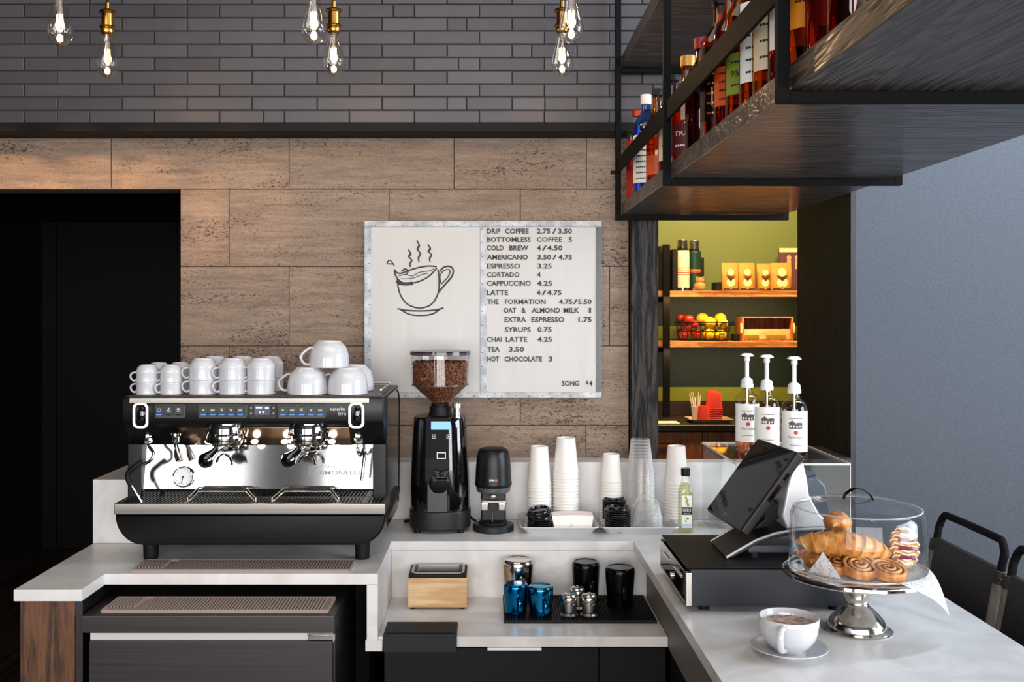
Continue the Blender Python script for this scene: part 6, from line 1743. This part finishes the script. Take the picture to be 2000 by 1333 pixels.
bm = BM(); lathe(bm, [(0, 0), (.028, 0), (.035, .008), (.037, .025), (.033, .042), (.026, .05), (0, .05)], (X(1367, 6.13), 6.13, z), 28); obj('jar_body', bm, mat('jar_tan', '#b98a4a', .5), r)
bm = BM(); lathe(bm, [(0, .0505), (.024, .0505), (.028, .06), (.026, .075), (.022, .08), (.02, .076), (0, .074)], (X(1367, 6.13), 6.13, z), 28)
for k in range(6): ball(bm, (X(1367, 6.13) + .023 * math.cos(k * PI / 3), 6.13 + .023 * math.sin(k * PI / 3), z + .081), .006, seg=8)
obj('lid', bm, 'jar_tan', r)
bm = BM(); bx(bm, X(1393, 6.22), X(1408, 6.22), 6.16, 6.27, z, Z(552, 6.22), .003, 1); tag(obj('speaker_box', bm, 'matte_black'), 'low black box behind the pouches at the shelf middle', 'box')
mat('pouch_kraft', '#c78c3a', .55, bump=(30, .2)); mat('owl_cream', '#ecd9a8', .6); mat('owl_brown', '#4a2a18', .6)
def pouch(label, x0p, x1p, d, ty, yaw, big=True, emb=True):
    xa, xb2 = X(x0p, d), X(x1p, d); cx = (xa + xb2) / 2; w2 = (xb2 - xa) / 2; h = Z(ty, d) - z
    r = thing('coffee_pouch', label, 'coffee pouch', (cx, d, z), 'kraft coffee pouches on the upper shelf')
    bm = BM(); L = []
    for (zz, ww, tt) in ((0, .92, .030), (h * .08, .97, .033), (h * .4, 1.0, .026), (h * .75, 1.0, .012), (h * .92, 1.0, .004), (h, 1.0, .002)):
        L.append([bm.verts.new((cx + w2 * ww * a, d + tt * b, z + zz)) for a, b in ((-1, -.5), (-.6, -1), (0, -1.1), (.6, -1), (1, -.5), (1, .5), (.6, 1), (0, 1.1), (-.6, 1), (-1, .5))])
    for A, B in zip(L, L[1:]):
        for k in range(10): bm.faces.new((A[k], A[(k + 1) % 10], B[(k + 1) % 10], B[k]))
    bm.faces.new(L[0][::-1]); bm.faces.new(L[-1]); bmesh.ops.recalc_face_normals(bm, faces=bm.faces)
    b = obj('bag', bm, 'pouch_kraft', r, 60)
    yf_ = d - .034
    bm = BM(); lathe(bm, [(0, 0), (w2 * .52, 0), (w2 * .52, .002), (0, .002)], (cx, yf_, z + h * .30), 24, axis='Y'); lathe(bm, [(0, 0), (w2 * .42, 0), (w2 * .42, .002), (0, .002)], (cx, yf_ + .004, z + h * .66), 24, axis='Y'); obj('owl_print', bm, 'owl_cream', b)
    bm = BM(); prism(bm, [(cx - w2 * .62, z + h * .54), (cx, z + h * .34), (cx + w2 * .62, z + h * .54), (cx, z + h * .49)], yf_ - .002, yf_ - .0005, 'XZ'); bx(bm, cx - w2 * .9, cx + w2 * .9, yf_ - .001, yf_ + .001, z + .002, z + h * .09); obj('brow_print', bm, 'owl_brown', b)
pouch('kraft coffee pouch with dark brow print nearest the flasks', 1409, 1441, 6.16, 514, 0)
pouch('kraft coffee pouch with dark brow print, second from the flasks', 1442, 1473, 6.165, 514, 0)
pouch('kraft coffee pouch leaning behind the one at the shelf end', 1478, 1507, 6.22, 515, 0)
pouch('kraft coffee pouch at the shelf end before the picture book', 1505, 1545, 6.15, 514, 0)
r = thing('picture_book', 'upright picture book with two figures behind the end pouch', 'book', (X(1540, 6.3), 6.3, z))
bm = BM(); bx(bm, X(1521, 6.3), X(1562, 6.3), 6.29, 6.31, z, Z(485, 6.3), .001, 1); bk = obj('cover', bm, mat('book_plum', '#5c3a44', .5), r)
bm = BM(); bx(bm, X(1521, 6.3), X(1562, 6.3), 6.2885, 6.2899, Z(493, 6.3), Z(485, 6.3)); obj('top_band', bm, 'owl_cream', bk)
bm = BM()
for px in (1540, 1556): ball(bm, (X(px, 6.3), 6.289, Z(504, 6.3)), .015, (1, .1, 1.1), 12); bx(bm, X(px - 4, 6.3), X(px + 4, 6.3), 6.2885, 6.2895, Z(526, 6.3), Z(509, 6.3))
obj('figures', bm, mat('figure_print', '#c9a184', .6), bk)
# fruit basket and crate
z = zs2 + .0004
FX, FD = X(1373, 6.2), 6.2
r = thing('wire_basket', 'black wire basket of apples and lemons on the lower shelf', 'basket', (FX, FD, z))
bm = BM(); bw, bd, bh = .155, .085, .116
for (zz, k) in ((.006, .88), (.06, .95), (bh, 1.0)):
    tube(bm, [(FX + a * bw * k, FD + b * bd * k, z + zz) for a, b in ((-1, -1), (1, -1), (1, 1), (-1, 1))], .0028 if zz < .1 else .004, 6, closed=True)
for i in range(11):
    a = -1 + i * .2
    for s in (-1, 1): tube(bm, [(FX + a * bw * .88, FD + s * bd * .88, z + .006), (FX + a * bw, FD + s * bd, z + bh)], .0018, 5)
    tube(bm, [(FX + a * bw * .88, FD - bd * .88, z + .005), (FX + a * bw * .88, FD + bd * .88, z + .005)], .0018, 5)
for s in (-1, 1):
    for b in (-.5, 0, .5): tube(bm, [(FX + s * bw * .88, FD + b * bd, z + .006), (FX + s * bw, FD + b * bd, z + bh)], .0018, 5)
obj('wire_frame', bm, 'steel_frame_black', r)
mat('apple_red', '#8e1a1c', .22, var=(18, '#a03022')); mat('lemon_yellow', '#e3b320', .35, bump=(90, .25))
def apple(label, px, py, d, R=.036):
    c = pp(px, py, d)
    r = thing('apple', label, 'apple', c, 'red apples in the wire basket')
    bm = BM(); lathe(bm, [(0, -R * .78), (R * .3, -R * .86), (R * .72, -R * .62), (R * .98, -R * .05), (R * .92, R * .42), (R * .55, R * .78), (R * .22, R * .74), (0, R * .58)], c, 24); obj('flesh', bm, 'apple_red', r, 90)
    bm = BM(); tube(bm, [(c[0], c[1], c[2] + R * .56), (c[0] + .003, c[1], c[2] + R * 1.05)], .0018, 6); obj('stem', bm, 'owl_brown', r)
def lemon(label, px, py, d, R=.036):
    c = pp(px, py, d)
    bm = BM(); lathe(bm, [(0, -R * 1.12), (R * .2, -R * 1.02), (R * .7, -R * .72), (R, 0), (R * .7, R * .72), (R * .2, R * 1.02), (0, R * 1.12)], (0, 0, 0), 24, axis='X')
    o = obj('lemon', bm, 'lemon_yellow', angle=90); o.location = c; o.rotation_euler = (0, 0, random.uniform(-.5, .5)); tag(o, label, 'lemon', 'lemons in the wire basket')
apple('topmost red apple in the wire basket', 1345, 624, 6.2, .034); apple('small red apple at the basket end, high up', 1329, 621, 6.23, .028); apple('red apple against the lemons, upper layer', 1357, 634, 6.14, .030)
apple('red apple at the basket end, lower layer', 1336, 654, 6.15, .032); apple('red apple next to the lemons, lower layer', 1361, 653, 6.15, .032); apple('red apple half hidden behind the wire, middle', 1342, 640, 6.24, .03)
lemon('topmost lemon nearest the apples', 1372, 622, 6.22); lemon('lemon at the basket front between the two top ones', 1387, 630, 6.16); lemon('topmost lemon at the crate end of the basket', 1407, 622, 6.22); lemon('lemon just over the wire at the crate end', 1412, 632, 6.15, .032)
lemon('lower lemon nearest the apples', 1385, 653, 6.15); lemon('lower lemon at the crate end', 1408, 654, 6.16, .034)
KX0, KX1 = X(1445, 6.18), X(1544, 6.18); kh = Z(622, 6.18) - z
r = thing('wooden_crate', 'open fronted wooden crate with cord handles on the lower shelf', 'crate', ((KX0 + KX1) / 2, 6.2, z))
bm = BM(); bx(bm, KX0, KX1, 6.285, 6.295, z, z + kh, .001, 1); bx(bm, KX0, KX0 + .012, 6.12, 6.285, z, z + kh, .001, 1); bx(bm, KX1 - .012, KX1, 6.12, 6.285, z, z + kh, .001, 1); bx(bm, KX0 + .012, KX1 - .012, 6.12, 6.285, z, z + .01); bx(bm, KX0 - .002, KX1 + .002, 6.12, 6.295, z + kh, z + kh + .009, .001, 1); obj('crate_box', bm, 'red_cabinet_wood', r)
bm = BM(); bx(bm, KX0 + .013, KX1 - .013, 6.14, 6.15, z + .011, z + kh * .52, .001, 1); obj('front_board', bm, 'maple', r)
bm = BM()
for x in (KX0 - .004, KX1 + .004): tube(bm, [(x, 6.13, z + kh * .35), (x, 6.125, z + kh * .6), (x, 6.13, z + kh * .78)], .006, 8, 4)
obj('cord_handle', bm, 'owl_cream', r)
bm = BM(); bx(bm, X(1432, 6.2), X(1443, 6.2), 6.18, 6.26, z, Z(653, 6.2), .003, 1); tag(obj('speaker_box', bm, 'matte_black'), 'small black box beside the wooden crate', 'box')
for i, (a, b) in enumerate(((1452, 1482), (1496, 1534))):
    bm = BM(); bx(bm, X(a, 6.13), X(b, 6.13), 6.118, 6.137, z + .0115, z + .040, .004, 2); o = obj('snack_bar', bm, mat('snack_wrapper', '#a8863e', .3, .4, bump=(60, .8)) if 'snack_wrapper' not in MATS else 'snack_wrapper'); tag(o, 'foil wrapped snack bar in the crate, %s' % ('nearest the lemons' if i == 0 else 'at the lining side'), 'snack bar', 'snack bars in the crate')

# counter of the back room
zc2 = Z(831, 5.83)
r = thing('back_counter', 'reddish wood cabinet with dark top in the back room', 'counter', (1.4, 6.1, 0))
bm = BM(); bx(bm, .3, 2.6, 5.83, RB - .001, zc2 - .036, zc2, .002, 1); obj('countertop', bm, mat('dark_stone_top', '#2a2622', .25), r)
bm = BM(); bx(bm, .3, 2.6, RB - .016, RB - .0012, zc2 + .0004, Z(786, RB - .01), .001, 1); obj('splashback', bm, mat('brown_splash', '#3a2a1d', .4), r)
bm = BM(); bx(bm, .3, 2.6, 5.87, RB - .002, 0, zc2 - .0365); obj('carcass', bm, 'matte_black', r)
for (a, b) in ((1230, 1371), (1372.5, 1470), (1471.5, 1570)):
    bm = BM(); bx(bm, X(a, 5.85), X(b, 5.85), 5.85, 5.869, .1, zc2 - .044, .002, 1); d = obj('cabinet_door', bm, 'red_cabinet_wood', r)
    bm = BM(); xm = X(a + 58, 5.85) if a < 1300 else X((a + b) / 2, 5.85); tube(bm, [(xm, 5.838, Z(866, 5.84)), (xm + .10, 5.838, Z(866, 5.84))], .006, 8); obj('bar_pull', bm, 'brass', d)
bm = BM(); bx(bm, X(1282, 5.95), X(1325, 5.95), 5.90, 6.02, zc2 + .0002, zc2 + .004, .001, 1); tag(obj('paper_mat', bm, 'cream_paper'), 'pale sheet lying on the dark back counter by the timber post', 'paper')
# tray of red cups and stir sticks
TX0, TX1 = X(1343, 6.02), X(1425, 6.02)
r = thing('serving_tray', 'shallow wooden tray of red paper cups in the back room', 'tray', ((TX0 + TX1) / 2, 6.0, zc2))
bm = BM(); L = [[bm.verts.new((q_[0], q_[1], zc2 + zz)) for q_ in roundrect(TX0 + e_, TX1 - e_, 5.92 + e_, 6.12 - e_, .02)] for (e_, zz) in ((.02, .006), (.02, .0005), (0, .020), (-.004, .021))]
for A_, B2 in zip(L, L[1:]):
    for k in range(len(A_)): bm.faces.new((A_[k], A_[(k + 1) % len(A_)], B2[(k + 1) % len(A_)], B2[k]))
bm.faces.new(L[0]); bmesh.ops.recalc_face_normals(bm, faces=bm.faces); obj('pan', bm, mat('tray_tan', '#8c7a60', .4), r)
mat('cup_red', '#d23a33', .5)
rc = paper_cup('red_cup', .095, .040, .029, 'cup_red')
zt2 = zc2 + .0065
for i in range(8):
    o = bpy.data.objects.new('red_cup', rc); COL.objects.link(o); o.location = (X(1398, 6.0), 6.0, zt2 + (7 - i) * .0105); tag(o, '%s the front red stack in the back room' % nth_down(i, 'red paper cup'), 'cup', 'red paper cups in the front stack')
for i in range(8):
    o = bpy.data.objects.new('red_cup', rc); COL.objects.link(o); o.location = (X(1391, 6.08), 6.078, zt2 + .008 + (7 - i) * .0105); tag(o, '%s the rear red stack in the back room' % nth_down(i, 'red paper cup'), 'cup', 'red paper cups in the rear stack')
o = bpy.data.objects.new('red_cup', rc); COL.objects.link(o); o.location = (X(1374, 5.96), 5.962, zt2); tag(o, 'single red paper cup standing before the stir sticks', 'cup')
bm = BM(); x_, y_ = X(1361, 6.03), 6.035; lathe(bm, [(0, 0), (.026, 0), (.034, .085), (.032, .085), (.025, .004), (0, .004)], (x_, y_, zt2), 24); tag(obj('stick_cup', bm, 'white_paper'), 'white paper cup holding wooden stir sticks', 'cup')
for k in range(9):
    a = k * 2 * PI / 9; bm = BM(); tube(bm, [(x_ + .012 * math.cos(a), y_ + .012 * math.sin(a), zt2 + .008), (x_ + .034 * math.cos(a) - .01, y_ + .028 * math.sin(a), zt2 + .155 + .02 * math.sin(k * 2.3))], .0028, 6, flat=.5); o = obj('stir_stick', bm, 'cream_paper'); tag(o, 'pale wooden stir stick standing in the white paper cup', 'stir stick', 'stir sticks in the white cup')
